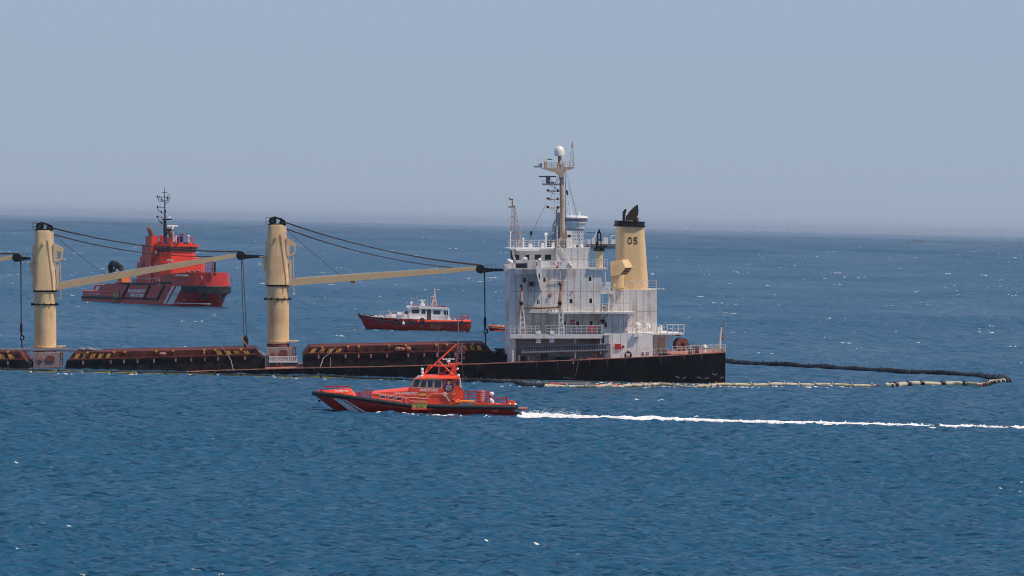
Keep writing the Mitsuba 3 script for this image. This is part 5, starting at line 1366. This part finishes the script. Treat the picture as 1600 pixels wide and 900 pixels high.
    for a in ([(311.5, 458), (322.6, 457.4), (322.2, 466.8), (312.4, 467.4)], [(347.4, 458.6), (354.8, 457.4), (349, 467), (344.4, 468)]):
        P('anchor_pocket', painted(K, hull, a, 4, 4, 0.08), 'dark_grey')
    P('draught_mark', painted(K, hull, [(286, 466.4), (290, 466.4), (290, 469.8), (286, 469.8)], 2, 2, 0.06), 'stay_pink')
    P('hawse_hole', [ball(K.at(*q), (0.35, 0.35, 0.25)) for q in ((314.6, 434.6, cy - 5.3), (335.2, 428.6, cy - 2.2))], 'black_iron')
    P('hawse_rim', torus(K.at(314.6, 434.6, cy - 5.42), 0.3, 0.07, 'y', 14, 6), 'rail_white')

    def words(name, txt, a, b, h, sy=-0.32):
        m = meshkit.text_mesh(txt, 1.0, 0.02, True)
        u = m.vertices - m.vertices.min(0)
        u = u / u.max(0)
        p, q = K.at(*a, sy), K.at(*b, sy)
        m.vertices = p + np.outer(u[:, 0], q - p) + np.outer(u[:, 1], [0, 0, h]) + np.outer(u[:, 2], [0, -0.03, 0])
        P(name, m, 'white_gloss')
    words('lettering', 'SALVAMENTO', (200.4, 456.6), (228.6, 457.4), 0.68, -0.05)
    words('lettering', 'MARITIMO', (204, 463.2), (224.6, 464), 0.66, -0.05)
    words('lettering', 'LUZ DE MAR', (273.5, 431.2), (294, 431.6), 0.35, -0.02)
    words('lettering', 'LUZ DE MAR', (140.4, 459.2), (156, 459.8), 0.22, -0.05)
    pl = K.at(177.5, 472, -0.12), K.at(186, 456, -0.12)
    P('boarding_panel', box(pl[0][0], pl[1][0], -0.2, -0.1, pl[0][2] + 0.1, pl[1][2]), 'mustard', label='mustard yellow boarding panel on the tug side')
    for k in range(5):
        a = K.at(178.4 + 1.5 * k, 470.5, -0.22)
        P('panel_stripe', tube([a, a + [1.0, 0, 0.9]], 0.09, 4), 'dark_grey')
    # low after deck with an open frame house
    za = zt(150, 455.5)
    P('stern_rail_cap', tube([side(x, za) for x in np.linspace(0, K.at(182, 455)[0], 8)], 0.16, 6), 'tug_red')
    P('stern_bulwark', tube([[0, 0.3, za], [0, B - 0.3, za]], 0.16, 6), 'tug_red')
    h0, h1 = K.at(146, 455.5, 0.6)[0], K.at(182, 455.5, 0.6)[0]
    zr = zt(165, 446.2, 0.6)
    fr_ = [tube([[x, y, za - 0.4], [x, y, zr]], 0.16, 5) for x in np.linspace(h0 + 0.4, h1, 5) for y in (0.7, 4.5)]
    P('shelter_frame', fr_ + [tube([[h0, 0.7, za], [h0 + 1.2, 0.7, zr], [h1, 0.7, zr]], 0.18, 5), tube([[h0 + 1.2, 4.5, zr], [h1, 4.5, zr]], 0.18, 5), box(h0 + 1.4, h1, 0.7, 4.5, zr - 0.05, zr + 0.12), box(h0 + 4, h0 + 6, 0.75, 0.9, za, za + 0.55), box(h1 - 3, h1 - 0.1, 0.8, 4.4, za - 0.4, zr - 0.55)], 'tug_red')
    P('break_bulkhead', [box(h1 - 0.2, h1 + 0.4, 0.3, B - 0.3, za - 0.4, zmain + 0.3)], 'dark_red')
    # deck gear amidships
    g0, g1 = K.at(192, 442, 1.2)[0], K.at(252, 442, 1.2)[0]
    zg = zmain
    r2 = np.random.default_rng(5)
    gear = {k: [] for k in ('rail_white', 'dark_grey', 'grey_metal', 'tug_red')}
    for i in range(26):
        x = g0 + (g1 - g0) * r2.random()
        y = 1.0 + 6 * r2.random()
        w, h = 0.3 + 0.7 * r2.random(), 0.5 + 1.1 * r2.random()
        kk = list(gear)[i % 4]
        gear[kk].append(rbox(x, x + w, y, y + w, zg - 0.3, zg - 0.3 + h, 0.1 * w) if i % 3 else ball([x, y, zg + 0.3], (0.5 * w, 0.5 * w, 0.5 * h)))
    for kk, ms in gear.items():
        P('deck_gear', ms, kk)
    P('drum_float', K.ball(213.6, 437.2, 1.5, (0.6, 0.6, 0.5)), 'rail_white')
    P('deck_barrier', [tube([[x, 0.8, zg - 0.2], [x, 0.8, zg + 1.3]], 0.06, 4) for x in np.linspace(g0 + 6, g1, 9)] + [tube([[g0 + 6, 0.8, zg + 1.3], [g1, 0.8, zg + 1.3]], 0.06, 4)], 'rail_white')
    P('crane_base', [K.b(183, 190.6, 433, 446, 3.2, 2.0)], 'float_orange')
    P('knuckle_crane', [K.t([(190.5, 425, 4), (189, 418.6, 4), (182, 413.6, 4), (175, 411.4, 4)], [0.5, 0.62, 0.7, 0.62], 10), K.t([(174, 411.6, 4), (172.4, 417, 4), (174.4, 425, 4), (176, 431, 4)], [0.5, 0.66, 0.6, 0.5], 10), K.t([(189, 426, 4), (187, 437, 4)], 0.5, 8), K.t([(178, 424, 4), (184, 414, 4)], 0.22, 6)], 'black_iron', None, 50)
    P('work_radar', [K.b(215.8, 227, 405.4, 407, 4, 0.5), K.cyl(221, 407, 419, 4.2, 0.16, n=8)], 'white_gloss')
    P('winch', [K.ball(226, 415.6, 4, (0.6, 0.5, 0.6)), K.ball(222.6, 418.6, 4, (0.5, 0.5, 0.6)), K.t([(224.6, 414, 4), (228, 430, 4)], 0.25, 6)], 'dark_grey')
    # superstructure: tiers set on the forecastle, widths across the hull, lengths along it
    cx = lambda px, py, y=cy: K.at(px, py, y)[0]
    xb_ = cx(275.5, 390)

    def tier(name, x0, x1, w, z0, z1, c, material='tug_red'):
        P(name, prism_z([(x0, cy - w), (x1 - c, cy - w), (x1, cy - w + c), (x1, cy + w - c), (x1 - c, cy + w), (x0, cy + w)], z0, z1), material)
    z_f = hgt(L - 12) - 0.7
    zA, zB, zC, zD, zE = zt(290, 405.5, cy), zt(280, 402, cy), zt(276, 394.4, cy), zt(276, 385.4, cy), zt(276, 381.6, cy)
    tier('lower_tier', xb_ - 9, xb_ + 5.0, 5.3, zmain - 0.3, zt(290, 411, cy), 1.6)
    tier('middle_tier', xb_ - 8.5, xb_ + 4.2, 4.9, zt(290, 411, cy), zB, 1.8)
    tier('bridge_skirt', xb_ - 5, xb_ + 2.6, 4.2, zB, zC, 1.6)
    # bridge windows: flared band with mullions
    def band(x0, x1, w, c):
        return [(x0, cy - w), (x1 - c, cy - w), (x1, cy - w + c), (x1, cy + w - c), (x1 - c, cy + w), (x0, cy + w)]
    lo, hi = band(xb_ - 4.6, xb_ + 2.5, 4.15, 1.7), band(xb_ - 4.6, xb_ + 3.0, 4.5, 1.8)
    v = np.array([[a, b, zC] for a, b in lo] + [[a, b, zD] for a, b in hi])
    P('bridge_glass', mesh(v, [(k, (k + 1) % 6, 6 + (k + 1) % 6, 6 + k) for k in range(6)]), 'glass_blue')
    mull = []
    for k in range(5):
        cnt = {0: 4, 1: 2, 2: 3, 3: 2, 4: 4}[k]
        for i in range(cnt + (1 if k == 4 else 0)):
            t = i / cnt
            a, b = v[k] + (v[k + 1] - v[k]) * t, v[6 + k] + (v[7 + k] - v[6 + k]) * t
            mull.append(tube([a, b], 0.075, 4))
    P('window_post', mull, 'tug_red')
    tier('bridge_roof', xb_ - 5.2, xb_ + 3.5, 4.9, zD, zE, 2.0)
    tier('roof_step', xb_ - 4.4, xb_ + 2.5, 4.0, zE, zt(276, 377.6, cy), 1.6)
    sky_ = []
    zs = (zE + zt(276, 377.6, cy)) / 2
    st = band(xb_ - 4.4, xb_ + 2.5, 4.03, 1.6)
    for k, cnt in ((0, 4), (1, 1), (2, 2), (3, 1)):
        for i in range(cnt):
            a, b = np.array(st[k]), np.array(st[k + 1])
            p, q = a + (b - a) * (i + 0.2) / cnt, a + (b - a) * (i + 0.8) / cnt
            d = np.array([b[1] - a[1], a[0] - b[0]]) / np.linalg.norm(b - a) * 0.04
            sky_.append(mesh([[*(p + d), zs - 0.22], [*(q + d), zs - 0.22], [*(q + d), zs + 0.22], [*(p + d), zs + 0.22]], [(0, 1, 2, 3)]))
    P('skylight', sky_, 'glass_blue')
    xr0, xr1, zr0, zr1 = xb_ - 4, xb_ + 2.3, zt(276, 377.6, cy), zt(276, 369.4, cy)
    rails = []
    for zq in (zr1, (zr0 + zr1) / 2):
        loop = [[xr0, cy - 3.8, zq], [xr1 - 1.4, cy - 3.8, zq], [xr1, cy - 2.4, zq], [xr1, cy + 2.4, zq], [xr1 - 1.4, cy + 3.8, zq], [xr0, cy + 3.8, zq]]
        rails += [tube([loop[k], loop[k + 1]], 0.05, 4) for k in range(5)]
        if zq == zr1:
            rails += [tube([np.array(q), np.array([q[0], q[1], zr0])], 0.05, 4) for a, b in zip(loop[:-1], loop[1:]) for q in (a, np.array(a) * 0.5 + np.array(b) * 0.5)]
    P('roof_rail', rails, 'red_paint')
    # funnel casings either side, with bent pipes
    for name, px, y in (('funnel_casing', 238.5, 1.6), ('funnel_casing', 270, 11.4)):
        q = K.at(px, 390, y)
        xq = q[0] - 0.5
        zq = zt(px, 369, y) if y < 5 else zt(px, 372, y)
        P(name, box(xq - 1.6, xq + 1.6, y - 0.8, y + 0.8, zmain, zq), 'tug_red')
        for d in (-0.7, 0.5):
            P('exhaust_pipe', tube([[xq + d, y, zq - 0.1], [xq + d - 0.1, y - 0.05, zq + 0.6], [xq + d - 0.9, y - 0.3, zq + 1.8]], [0.34, 0.34, 0.3], 8), 'rust_brown', None, 40)
    P('wing_wall', [box(xb_ - 8, xb_ - 3.6, cy - 4.6, cy + 4.6, zB, zD + 0.3)], 'red_hull')
    P('side_lamp', K.b(241.6, 243.4, 392, 396, 1.5, 0.3), 'bright_white')
    words('lettering', 'SALVAMENTO', (261, 408), (271, 408.4), 0.4, cy - 5.0)
    P('side_grille', box(xb_ - 6.5, xb_ - 4.2, cy - 5.36, cy - 5.3, zB - 2.6, zB - 1.0), 'dark_red')
    # mast
    mx = cx(257.6, 342)
    at_m = lambda px, py: K.at(px, py, cy)
    Tm = lambda pts, r, nn=6: tube([at_m(*q) for q in pts], r, nn)
    P('mast', [Tm([(258.4, 378), (258, 356), (257.6, 342)], [0.42, 0.38, 0.3], 8), Tm([(254, 342.8), (268, 342.8)], 0.13), Tm([(261, 359.4), (271.4, 358.6)], 0.22), Tm([(258, 368), (266, 359.6)], 0.14), Tm([(257.6, 343), (257.4, 318), (257.2, 293.4)], [0.17, 0.12, 0.06], 6)], 'black_iron')
    arms = []
    for q in ([(246.4, 307.4), (246.8, 309), (248.8, 314.6), (256.8, 315)], [(246, 308), (266, 308)], [(252, 309), (252.4, 313), (257, 314), (262, 313), (262.2, 309)], [(265.6, 308), (263.6, 314.6), (258, 319)], [(252.6, 300.6), (261, 300.6)],
              [(246, 323.6), (256.6, 324.4)], [(246, 324), (247.6, 329.4), (252.6, 332)], [(252, 329), (252.4, 332.6), (257, 333.4), (258.6, 332)], [(258.6, 328), (258.6, 333)], [(245.6, 338.6), (255, 339.6)], [(246, 339), (248, 345), (251, 347)], [(251.4, 346), (251.8, 349.4), (255, 350)], [(257.6, 342), (260, 338)], [(261, 306), (265, 304)], [(250, 321), (250, 324)], [(249.4, 306), (249.6, 309)]):
        arms.append(Tm(q, 0.07, 5))
    P('mast_arm', arms, 'black_iron')
    P('mast_lamp', [ball(at_m(*q), (0.17, 0.17, 0.27)) for q in ((246.2, 307), (246, 323.4), (245.6, 338.4), (252.4, 312), (252.2, 331), (252, 348), (258.6, 330), (262, 310))], 'black_iron')
    P('camera_dome', ball(at_m(264.6, 340.4), (0.25, 0.25, 0.32)), 'white_gloss', None, True)
    rq = at_m(269.4, 353)
    P('radar_scanner', [box(rq[0] - 0.18, rq[0] + 0.18, cy - 1.3, cy + 1.3, rq[2] - 0.13, rq[2] + 0.17), K.cyl(269.4, 354, 358.4, cy - 0.8, 0.3, n=10)], 'white_gloss')
    P('sat_dome', [ball(K.at(294.6, 369, cy - 1), (0.3, 0.3, 0.28)), K.cyl(294.6, 371, 379, cy - 1, 0.14, n=8)], 'white_gloss')
    P('roof_vent', [K.cyl(271.6, 370, 379, cy - 1, 0.26, n=10), K.cyl(274.6, 368.6, 379, cy - 1.5, 0.26, n=10), K.t([(270.6, 358, cy), (270.6, 376, cy)], 0.05, 4)], 'bright_white')
    P('roof_tank', K.cyl(283.4, 369, 379, cy - 1.2, 0.42, n=14), 'emblem_blue', None, 40)
    P('roof_post', [K.cyl(278, 370, 379, cy - 1.4, 0.28, n=8), K.cyl(252.6, 368, 382, cy - 2, 0.34, n=8), K.t([(282, 366.4, cy - 1), (287, 366, cy - 1), (288, 369, cy - 1)], 0.16, 6)], 'red_paint')
    P('roof_buoy', torus(K.at(250.4, 369.6, cy - 2.6), 0.3, 0.1, 'y', 14, 6), 'tug_red')
    # bow rail and towing post
    P('bow_post', K.cyl(335.4, 409.6, 426, cy - 1.0, 0.24, n=8), 'black_iron')
    P('bow_rail', [K.rail(321, 333, 411.6, 425, cy - 1.4, 5, 408.6, 425, r=0.06, bars=3), K.cyl(332.4, 409.6, 426, cy - 1.6, 0.14, n=6)], 'red_paint')
    P('bow_gear', [K.ball(309.6, 423.4, cy - 4.4, (0.5, 0.4, 0.3)), K.ball(301, 424, cy - 5.0, (0.4, 0.3, 0.3)), K.ball(293, 424.6, cy - 5.2, (0.6, 0.3, 0.25))], 'stay_pink')


tug()


# the far ship in the haze behind the funnel
def far_ship():
    key = new('offshore_vessel', 'distant hazy blue vessel with a white round bridge tower seen behind the radar mast', 'ship')
    K = Kit(Frame(on_sea(905, 391.4), 0.0, ROLL), key)
    P = K.put
    mat('far_hull', (0.03, 0.045, 0.10), 0.6)
    mat('far_white', (0.72, 0.72, 0.72), 0.6)
    mat('far_blue', (0.07, 0.09, 0.13), 0.6)
    mat('far_rust', (0.17, 0.09, 0.08), 0.7)
    P('hull', K.p([(850, 380), (864, 381.6), (920, 383.6), (975, 383.4), (986, 385), (984, 393), (856, 393), (852, 388)], 0, 16), 'far_hull')
    P('deck_strip', K.b(915, 980, 381.2, 383.8, -0.4, 12), 'far_rust')
    P('deck_house', K.b(886, 911.6, 358, 383.6, 1, 14), 'far_white')
    P('house_band', K.b(884.6, 911.8, 357.4, 359.8, 0.4, 15), 'far_blue')
    P('tower_neck', lathe([(6.6, 0), (7.0, 2.2), (8.6, 4.6), (8.9, 6.4)], K.at(899, 358.4, 8), 28), 'far_white', None, 40)
    P('bridge_glass', lathe([(8.7, 0), (9.1, 1.6), (9.2, 2.6)], K.at(900, 346.6, 8), 28), 'far_blue', None, 40)
    P('bridge_roof', lathe([(9.4, 0), (9.7, 0.4), (9.3, 1.6), (7.0, 2.2), (0, 2.5)], K.at(900, 341.6, 8), 28), 'white_gloss', None, 40)
    P('dome', [K.ball(905.6, 333.6, 8, 0.9), K.cyl(905.6, 334.6, 338.6, 8, 0.5, n=8)], 'far_white')
    P('mast', [K.t([(886.6, 337.6, 8), (889.6, 313, 8)], 0.3, 5), K.t([(893.4, 337.6, 8), (890, 313, 8)], 0.3, 5), K.t([(887, 330, 8), (892.6, 326, 8)], 0.25, 4), K.t([(887.6, 322, 8), (892, 330, 8)], 0.25, 4), K.t([(886.4, 319, 8), (893, 318, 8)], 0.3, 4), K.b(893.4, 894.4, 328, 337.6, 8, 0.5)], 'far_white')
    P('window_row', [K.b(888 + 3.4 * i, 889.2 + 3.4 * i, y, y + 2.4, 0.8, 0.3) for i in range(7) for y in (362, 367.4, 372.6)], 'far_blue')
    P('fore_gantry', [K.b(870.4, 875, 332, 382, 6, 2), K.b(866, 871, 352, 382, 5, 3), K.b(862, 866, 366, 382, 5, 3), K.t([(870, 342, 6), (864, 352, 6), (864, 362, 6)], 0.5, 5), K.t([(857, 371, 6), (875, 366, 6)], 0.5, 5), K.b(855, 862, 374, 382, 5, 3), K.t([(858, 376, 6), (860, 366, 6)], 0.4, 4)], 'far_blue')
    P('deck_cargo', [K.b(918, 923, 374, 382, 3, 5), K.b(925, 930, 372, 382, 3, 5), K.t([(928, 372, 4), (933, 362, 4)], 0.6, 5), K.b(943, 950, 371, 382, 3, 6)], 'far_white')
    P('deck_frame', [K.b(954.4, 955.6, 367.4, 382, 3, 1), K.b(965, 966.2, 367.4, 382, 3, 1), K.b(954.4, 966.2, 367.2, 369, 3, 1), K.b(956, 964, 374, 382, 3, 5), K.b(934, 942, 377, 382, 3, 4)], 'far_white')
    P('boom', K.t([(916, 363.4, 6), (930, 363.6, 6), (931, 366, 6)], 0.5, 4), 'far_blue')


far_ship()


# ------------------------------------------------------------------ floating oil booms
mat('boom_black', weather((0.012, 0.013, 0.017), (0.05, 0.048, 0.046), 0.5, 2, 2, 0.2), 0.45)
mat('boom_beige', weather((0.46, 0.41, 0.31), (0.22, 0.19, 0.14), 0.8, 1.5, 1.5, 0.15), 0.6)
mat('boom_olive', weather((0.30, 0.26, 0.11), (0.08, 0.075, 0.06), 0.8, 1.5, 1.5, 0.2), 0.6)
mat('boom_yellow', (0.52, 0.42, 0.05), 0.6)


def row_step(y):
    return np.maximum(0.2, (0.0012 + 0.0028 * np.clip((y - 3000) / 4000, 0, 1)) * (y - 255))


def swell(p):
    """The height of the water round a point, smoothed over the length of a float."""
    a = np.linspace(-1.5, 1.5, 5)
    X, Y = np.meshgrid(p[0] + a, p[1] + a)
    return float(sea_surface(X, Y, row_step(Y))[..., 2].mean())


def boom(label, path, seg, r, material, line=None, joint='boom_black', lift=0.12, bulge=0.0, jr=1.5, extra=()):
    key = new('oil_boom', label, 'oil boom', 'floating oil booms round the cargo ship')
    pts = np.array([on_sea(x, y) for x, y in path])
    d = np.concatenate([[0], np.cumsum(np.linalg.norm(np.diff(pts, axis=0), axis=1))])
    at = lambda s: np.array([np.interp(s, d, pts[:, k]) for k in range(3)])
    n = max(2, int(round(d[-1] / seg)))
    r3 = np.random.default_rng(len(path))
    for i in range(n):
        s0, s1 = d[-1] * i / n + 0.12, d[-1] * (i + 1) / n - 0.12
        q = [at(s) + [0, 0, swell(at(s)) + lift + 0.05 * math.sin(s * 0.7) + bulge * math.sin(math.pi * (s - s0) / (s1 - s0))] for s in np.linspace(s0, s1, 7)]
        rr = r * (0.9 + 0.2 * r3.random())
        put('float', tube(q, [rr * 0.55, rr * 0.95, rr, rr, rr, rr * 0.95, rr * 0.55], 9), material, None, key, 45)
        if line:
            put('tension_line', tube([w + [0, -rr * 0.9, -rr * 0.15] for w in q], 0.06, 4), line, None, key)
        e = at(d[-1] * (i + 1) / n)
        e = e + [0, 0, swell(e)]
        put('joint', cat(ball(e + [0, 0, lift + 0.05 + bulge * 0.3], (rr * 0.5, rr * 0.9, rr * jr), 2), ball(e + [0.35, -0.1, lift], (rr * 0.8, rr * 0.8, rr * 0.9), 1)), joint, None, key, 45)
    return key


boom('black oil boom with yellow line along the sunken forward hull', [(-70, 577), (0, 578), (80, 580.5), (160, 581.8), (250, 583.5), (330, 586), (420, 588.6), (520, 591), (600, 594), (645, 596)], 3.3, 0.24, 'boom_black', 'boom_yellow', 'boom_black', 0.1)
boom('lumpy black oil boom beneath the deckhouse end of the hull', [(645, 596), (720, 596), (760, 598), (800, 600.6), (850, 605)], 2.6, 0.33, 'boom_black', 'boom_olive', 'boom_black', 0.1, 0.1)
boom('narrow pale beige oil boom flecked with foam below the stern', [(850, 606), (870, 605), (900, 605.4), (935, 607), (980, 604.5), (1030, 602.6), (1085, 606), (1120, 603.6), (1200, 604), (1280, 603.6), (1362, 604.6)], 2.7, 0.22, 'boom_beige', 'boom_olive', 'boom_beige', 0.16)
boom('thick beige oil boom at the right end of the loop', [(1384, 605.4), (1396, 603.6), (1440, 602.6), (1490, 603), (1532, 604.6), (1546, 600), (1570, 597)], 3.3, 0.30, 'boom_beige', None, 'boom_black', 0.2)
boom('long black oil boom running from the stern to the right', [(1110, 565.5), (1135, 567), (1180, 570.5), (1230, 572.4), (1280, 575.4), (1340, 579), (1400, 583), (1450, 584.6), (1500, 587), (1530, 589.6), (1560, 592.6), (1573, 596.4)], 3.2, 0.34, 'boom_black', 'dark_grey', 'boom_black', 0.26, 0.0, 1.35)
for i, (a, b, c, d, lab) in enumerate(((856, 602.8, 881, 603.2, 'short orange float strip near the black boom end'), (930, 605, 969, 603.4, 'longer orange float strip below the stern hull'))):
    m = tube([on_sea(a + (b0 := 0), b) + [0, 0, 0.2], on_sea((a + c) / 2, (b + d) / 2) + [0, 0, 0.24], on_sea(c, d) + [0, 0, 0.2]], 0.12, 7)
    k = put('float_strip', m, 'red_paint', None)
    labels[k] = {'label': lab, 'category': 'float'}
for x, y, lab in ((1532.5, 604.6, 'red buoy beside the bend of the beige boom'), (1373, 605, 'small red buoy in the gap between the two pale booms')):
    k = put('marker_buoy', ball(on_sea(x, y) + [0, 0, 0.2], 0.22 if x > 1500 else 0.14), 'red_paint', None, None, True)
    labels[k] = {'label': lab, 'category': 'buoy'}

# ------------------------------------------------------------------ foam: whitecaps, wake, foam along hulls
mat('foam_white', (0.78, 0.80, 0.82), 0.9, spec=0.2)
mat('foam_thin', (0.55, 0.59, 0.63), 0.9, spec=0.2)


def fleck(x, y, length, width, height, ang, r):
    """One patch of broken foam that rides on the water: a lumpy ridge with a ragged edge."""
    nu, nv = max(5, min(14, int(length / 0.22))), 3
    u, w = np.meshgrid(np.linspace(-0.5, 0.5, nu), np.linspace(-1, 1, nv), indexing='ij')
    taper = np.sqrt(np.maximum(1 - (2 * u) ** 2, 0)) * (0.55 + 0.9 * r.random((nu, 1)))
    bend = 0.3 * width * np.sin(u * 5 + r.uniform(0, 6))
    lx, ly = u * length, w * width * 0.5 * taper + bend
    X = x + lx * math.cos(ang) - ly * math.sin(ang)
    Y = y + lx * math.sin(ang) + ly * math.cos(ang)
    s = sea_surface(X, Y, row_step(Y))
    s[..., 2] += 0.02 + height * taper * (1 - w ** 2) * (0.4 + 0.9 * r.random((nu, nv))) - 0.05 * (np.abs(w) > 0.5)
    f = [(i * nv + j, (i + 1) * nv + j, (i + 1) * nv + j + 1, i * nv + j + 1) for i in range(nu - 1) for j in range(nv - 1)]
    return mesh(s.reshape(-1, 3), f)


def whitecaps():
    r = np.random.default_rng(21)
    out = []
    for _ in range(1500):
        y = 560 * (11000 / 560) ** (r.random() ** 0.5)
        x = r.uniform(-0.1, 0.1) * y
        big = r.random() ** 2.5
        sc = min(2.2, 0.85 * (y / 950) ** 0.6)
        for _ in range(r.integers(1, 4)):
            out.append(fleck(x + r.normal(0, 1.2 * sc), y + r.normal(0, 4 * sc), (0.22 + 1.1 * big) * sc * r.uniform(0.5, 1.2), 0.28 * sc, (0.03 + 0.10 * big) * sc, r.normal(0, 0.25), r))
    return cat(out)


put('whitecaps', whitecaps(), 'foam_thin', None, None, True, kind='stuff', label='small white breaking crests scattered over the blue sea')


def strip_foam(path, h0, h1, w0, w1, seed, nu=420, rag=0.6, base=0.07, holes=0.0):
    """A band of churned foam along a path on the water, lumpy and broken at its edges."""
    r = np.random.default_rng(seed)
    pts = np.array([on_sea(x, y)[:2] for x, y in path])
    d = np.concatenate([[0], np.cumsum(np.linalg.norm(np.diff(pts, axis=0), axis=1))])
    s = np.linspace(0, d[-1], nu)
    c = np.stack([np.interp(s, d, pts[:, 0]), np.interp(s, d, pts[:, 1])], 1)
    c = np.stack([np.convolve(np.pad(c[:, k], 8, 'edge'), np.ones(17) / 17, 'valid') for k in (0, 1)], 1)
    t = np.gradient(c, axis=0)
    t /= np.linalg.norm(t, axis=1, keepdims=True)
    nrm = np.stack([-t[:, 1], t[:, 0]], 1)
    q = s / d[-1]
    nv = 9
    w = np.linspace(-1, 1, nv)
    wob = 0.6 + rag * meshkit.fbm(np.stack([s / 2.6, 0 * s, 0 * s + seed], 1), 3, seed)
    big = 0.55 + 0.9 * meshkit.fbm(np.stack([s / 11, 0 * s, 0 * s + seed], 1), 2, seed + 4)
    half = (w0 + (w1 - w0) * q) * wob * 0.5
    H = (h1 + (h0 - h1) * np.exp(-q / 0.10) + 0.07 * np.exp(-((q - 0.22) / 0.04) ** 2) + 0.05 * np.exp(-((q - 0.78) / 0.06) ** 2)) * big
    X = c[:, None, 0] + nrm[:, None, 0] * w[None] * half[:, None]
    Y = c[:, None, 1] + nrm[:, None, 1] * w[None] * half[:, None]
    sea = sea_surface(X, Y, row_step(Y))
    lump = meshkit.fbm(np.stack([X * 2.2, Y * 2.2, 0 * X + seed], -1), 4, seed + 9)
    sea[..., 2] += (base * (0.4 + 0.6 * np.exp(-q / 0.4)) * (0.35 + 0.7 * big))[:, None] * (1 - w[None] ** 4) + H[:, None] * (1 - w[None] ** 2) ** 0.7 * (0.25 + 1.4 * lump) - 0.10 * (np.abs(w[None]) > 0.9)
    gap = meshkit.fbm(np.stack([X * 0.9, Y * 1.6, 0 * X + 3 * seed], -1), 4, seed + 13)
    f = [(i * nv + j, (i + 1) * nv + j, (i + 1) * nv + j + 1, i * nv + j + 1) for i in range(nu - 1) for j in range(nv - 1) if gap[i, j] > 0.5 * (holes > 0) * min(1, holes * 2.2 * q[i]) + 0.10 * abs(w[j])]
    return mesh(sea.reshape(-1, 3), f)


def wake():
    r = np.random.default_rng(4)
    p = [(812, 650.6), (840, 651), (870, 651.6), (905, 652.8), (940, 653.8), (985, 655), (1010, 655), (1060, 656.4), (1120, 657.8), (1180, 659.4), (1250, 660.8), (1330, 662.4), (1400, 664), (1450, 665.8), (1500, 666.4), (1600, 668.2), (1680, 670)]
    out = [strip_foam(p, 0.36, 0.07, 1.4, 0.9, 1, 1400, 0.8, 0.11, 0.3)]
    line = np.array(p)
    for _ in range(420):
        x = 812 + 860 * r.random() ** 1.7
        y = np.interp(x, line[:, 0], line[:, 1])
        q = on_sea(x, y + r.normal(0, 1.1))
        out.append(fleck(q[0], q[1], r.uniform(0.2, 1.0), 0.2, r.uniform(0.03, 0.16), r.normal(0, 0.2), r))
    for _ in range(500):                                        # spray drops thrown up close behind the stern
        x = 818 + 90 * r.random()
        y = np.interp(x, line[:, 0], line[:, 1])
        q = on_sea(x, y)
        z = abs(r.normal(0, 0.22)) + 0.2
        m = trimesh.creation.icosphere(subdivisions=0, radius=r.uniform(0.012, 0.04))
        m.apply_translation([q[0], q[1] + r.normal(0, 0.5), z])
        out.append(m)
    return cat(out)


put('wake', wake(), 'foam_white', None, None, True, kind='stuff', label='long white foaming wake trailing right from the orange rescue boat')


def oil_sheen():
    us, qs = np.linspace(-20, 13.5, 120), np.linspace(-15.5, -0.4, 60)
    U, Q = np.meshgrid(us, qs, indexing='ij')
    X, Y = CF.M[0, 3] + CF.M[0, 0] * U + CF.M[0, 1] * Q, CF.M[1, 3] + CF.M[1, 0] * U + CF.M[1, 1] * Q
    v = sea_surface(X, Y, row_step(Y))
    v[..., 2] += 0.03
    n0, n1 = U.shape
    keep = meshkit.fbm(np.stack([U / 9, Q / 5, 0 * U], -1), 4, 31) > 0.40 + 0.25 * np.clip((U - 4) / 10, 0, 1) + 0.25 * np.clip((-14 - U) / 6, 0, 1)
    f = [(i * n1 + j, (i + 1) * n1 + j, (i + 1) * n1 + j + 1, i * n1 + j + 1) for i in range(n0 - 1) for j in range(n1 - 1) if keep[i, j] and keep[i + 1, j + 1]]
    m = mesh(v.reshape(-1, 3), f)
    m.remove_unreferenced_vertices()
    return m


mat('oil_film', (0.13, 0.13, 0.135), 0.3)
put('oil_sheen', oil_sheen(), 'oil_film', None, None, True, kind='stuff', label='pale grey oily scum lying between the stern hull and the boom')


def hull_foam():
    r = np.random.default_rng(8)
    out = []
    for x0, x1, y0, y1, n in ((628, 646, 646.8, 648, 14), (650, 720, 649.5, 650.5, 9), (720, 800, 651, 651.5, 9), (560, 628, 645.4, 646.8, 6), (690, 712, 649.8, 650.2, 9)):
        for _ in range(n):
            u = r.random()
            q = on_sea(x0 + (x1 - x0) * u, y0 + (y1 - y0) * u + r.normal(0, 0.3))
            out.append(fleck(q[0], q[1], r.uniform(0.15, 0.6), 0.2, r.uniform(0.02, 0.10), r.normal(0, 0.3), r))
    for x0, x1, y0, y1, n in ((805, 1134, 597.5, 601, 30), (852, 1130, 606, 604, 90), (0, 640, 581.5, 596, 40), (1134, 1360, 605.5, 605.5, 50), (700, 850, 597.6, 606, 16), (575, 737, 516, 519, 14), (130, 345, 472, 480, 20), (1390, 1570, 604.6, 600, 14)):
        for _ in range(n):
            u = r.random()
            q = on_sea(x0 + (x1 - x0) * u, y0 + (y1 - y0) * u + r.normal(0, 0.5))
            out.append(fleck(q[0], q[1], r.uniform(0.12, 0.5), 0.18, r.uniform(0.02, 0.08), r.normal(0, 0.3), r))
    return cat(out)


put('hull_foam', hull_foam(), 'foam_white', None, None, True, kind='stuff', label='flecks of foam along the hulls and booms')
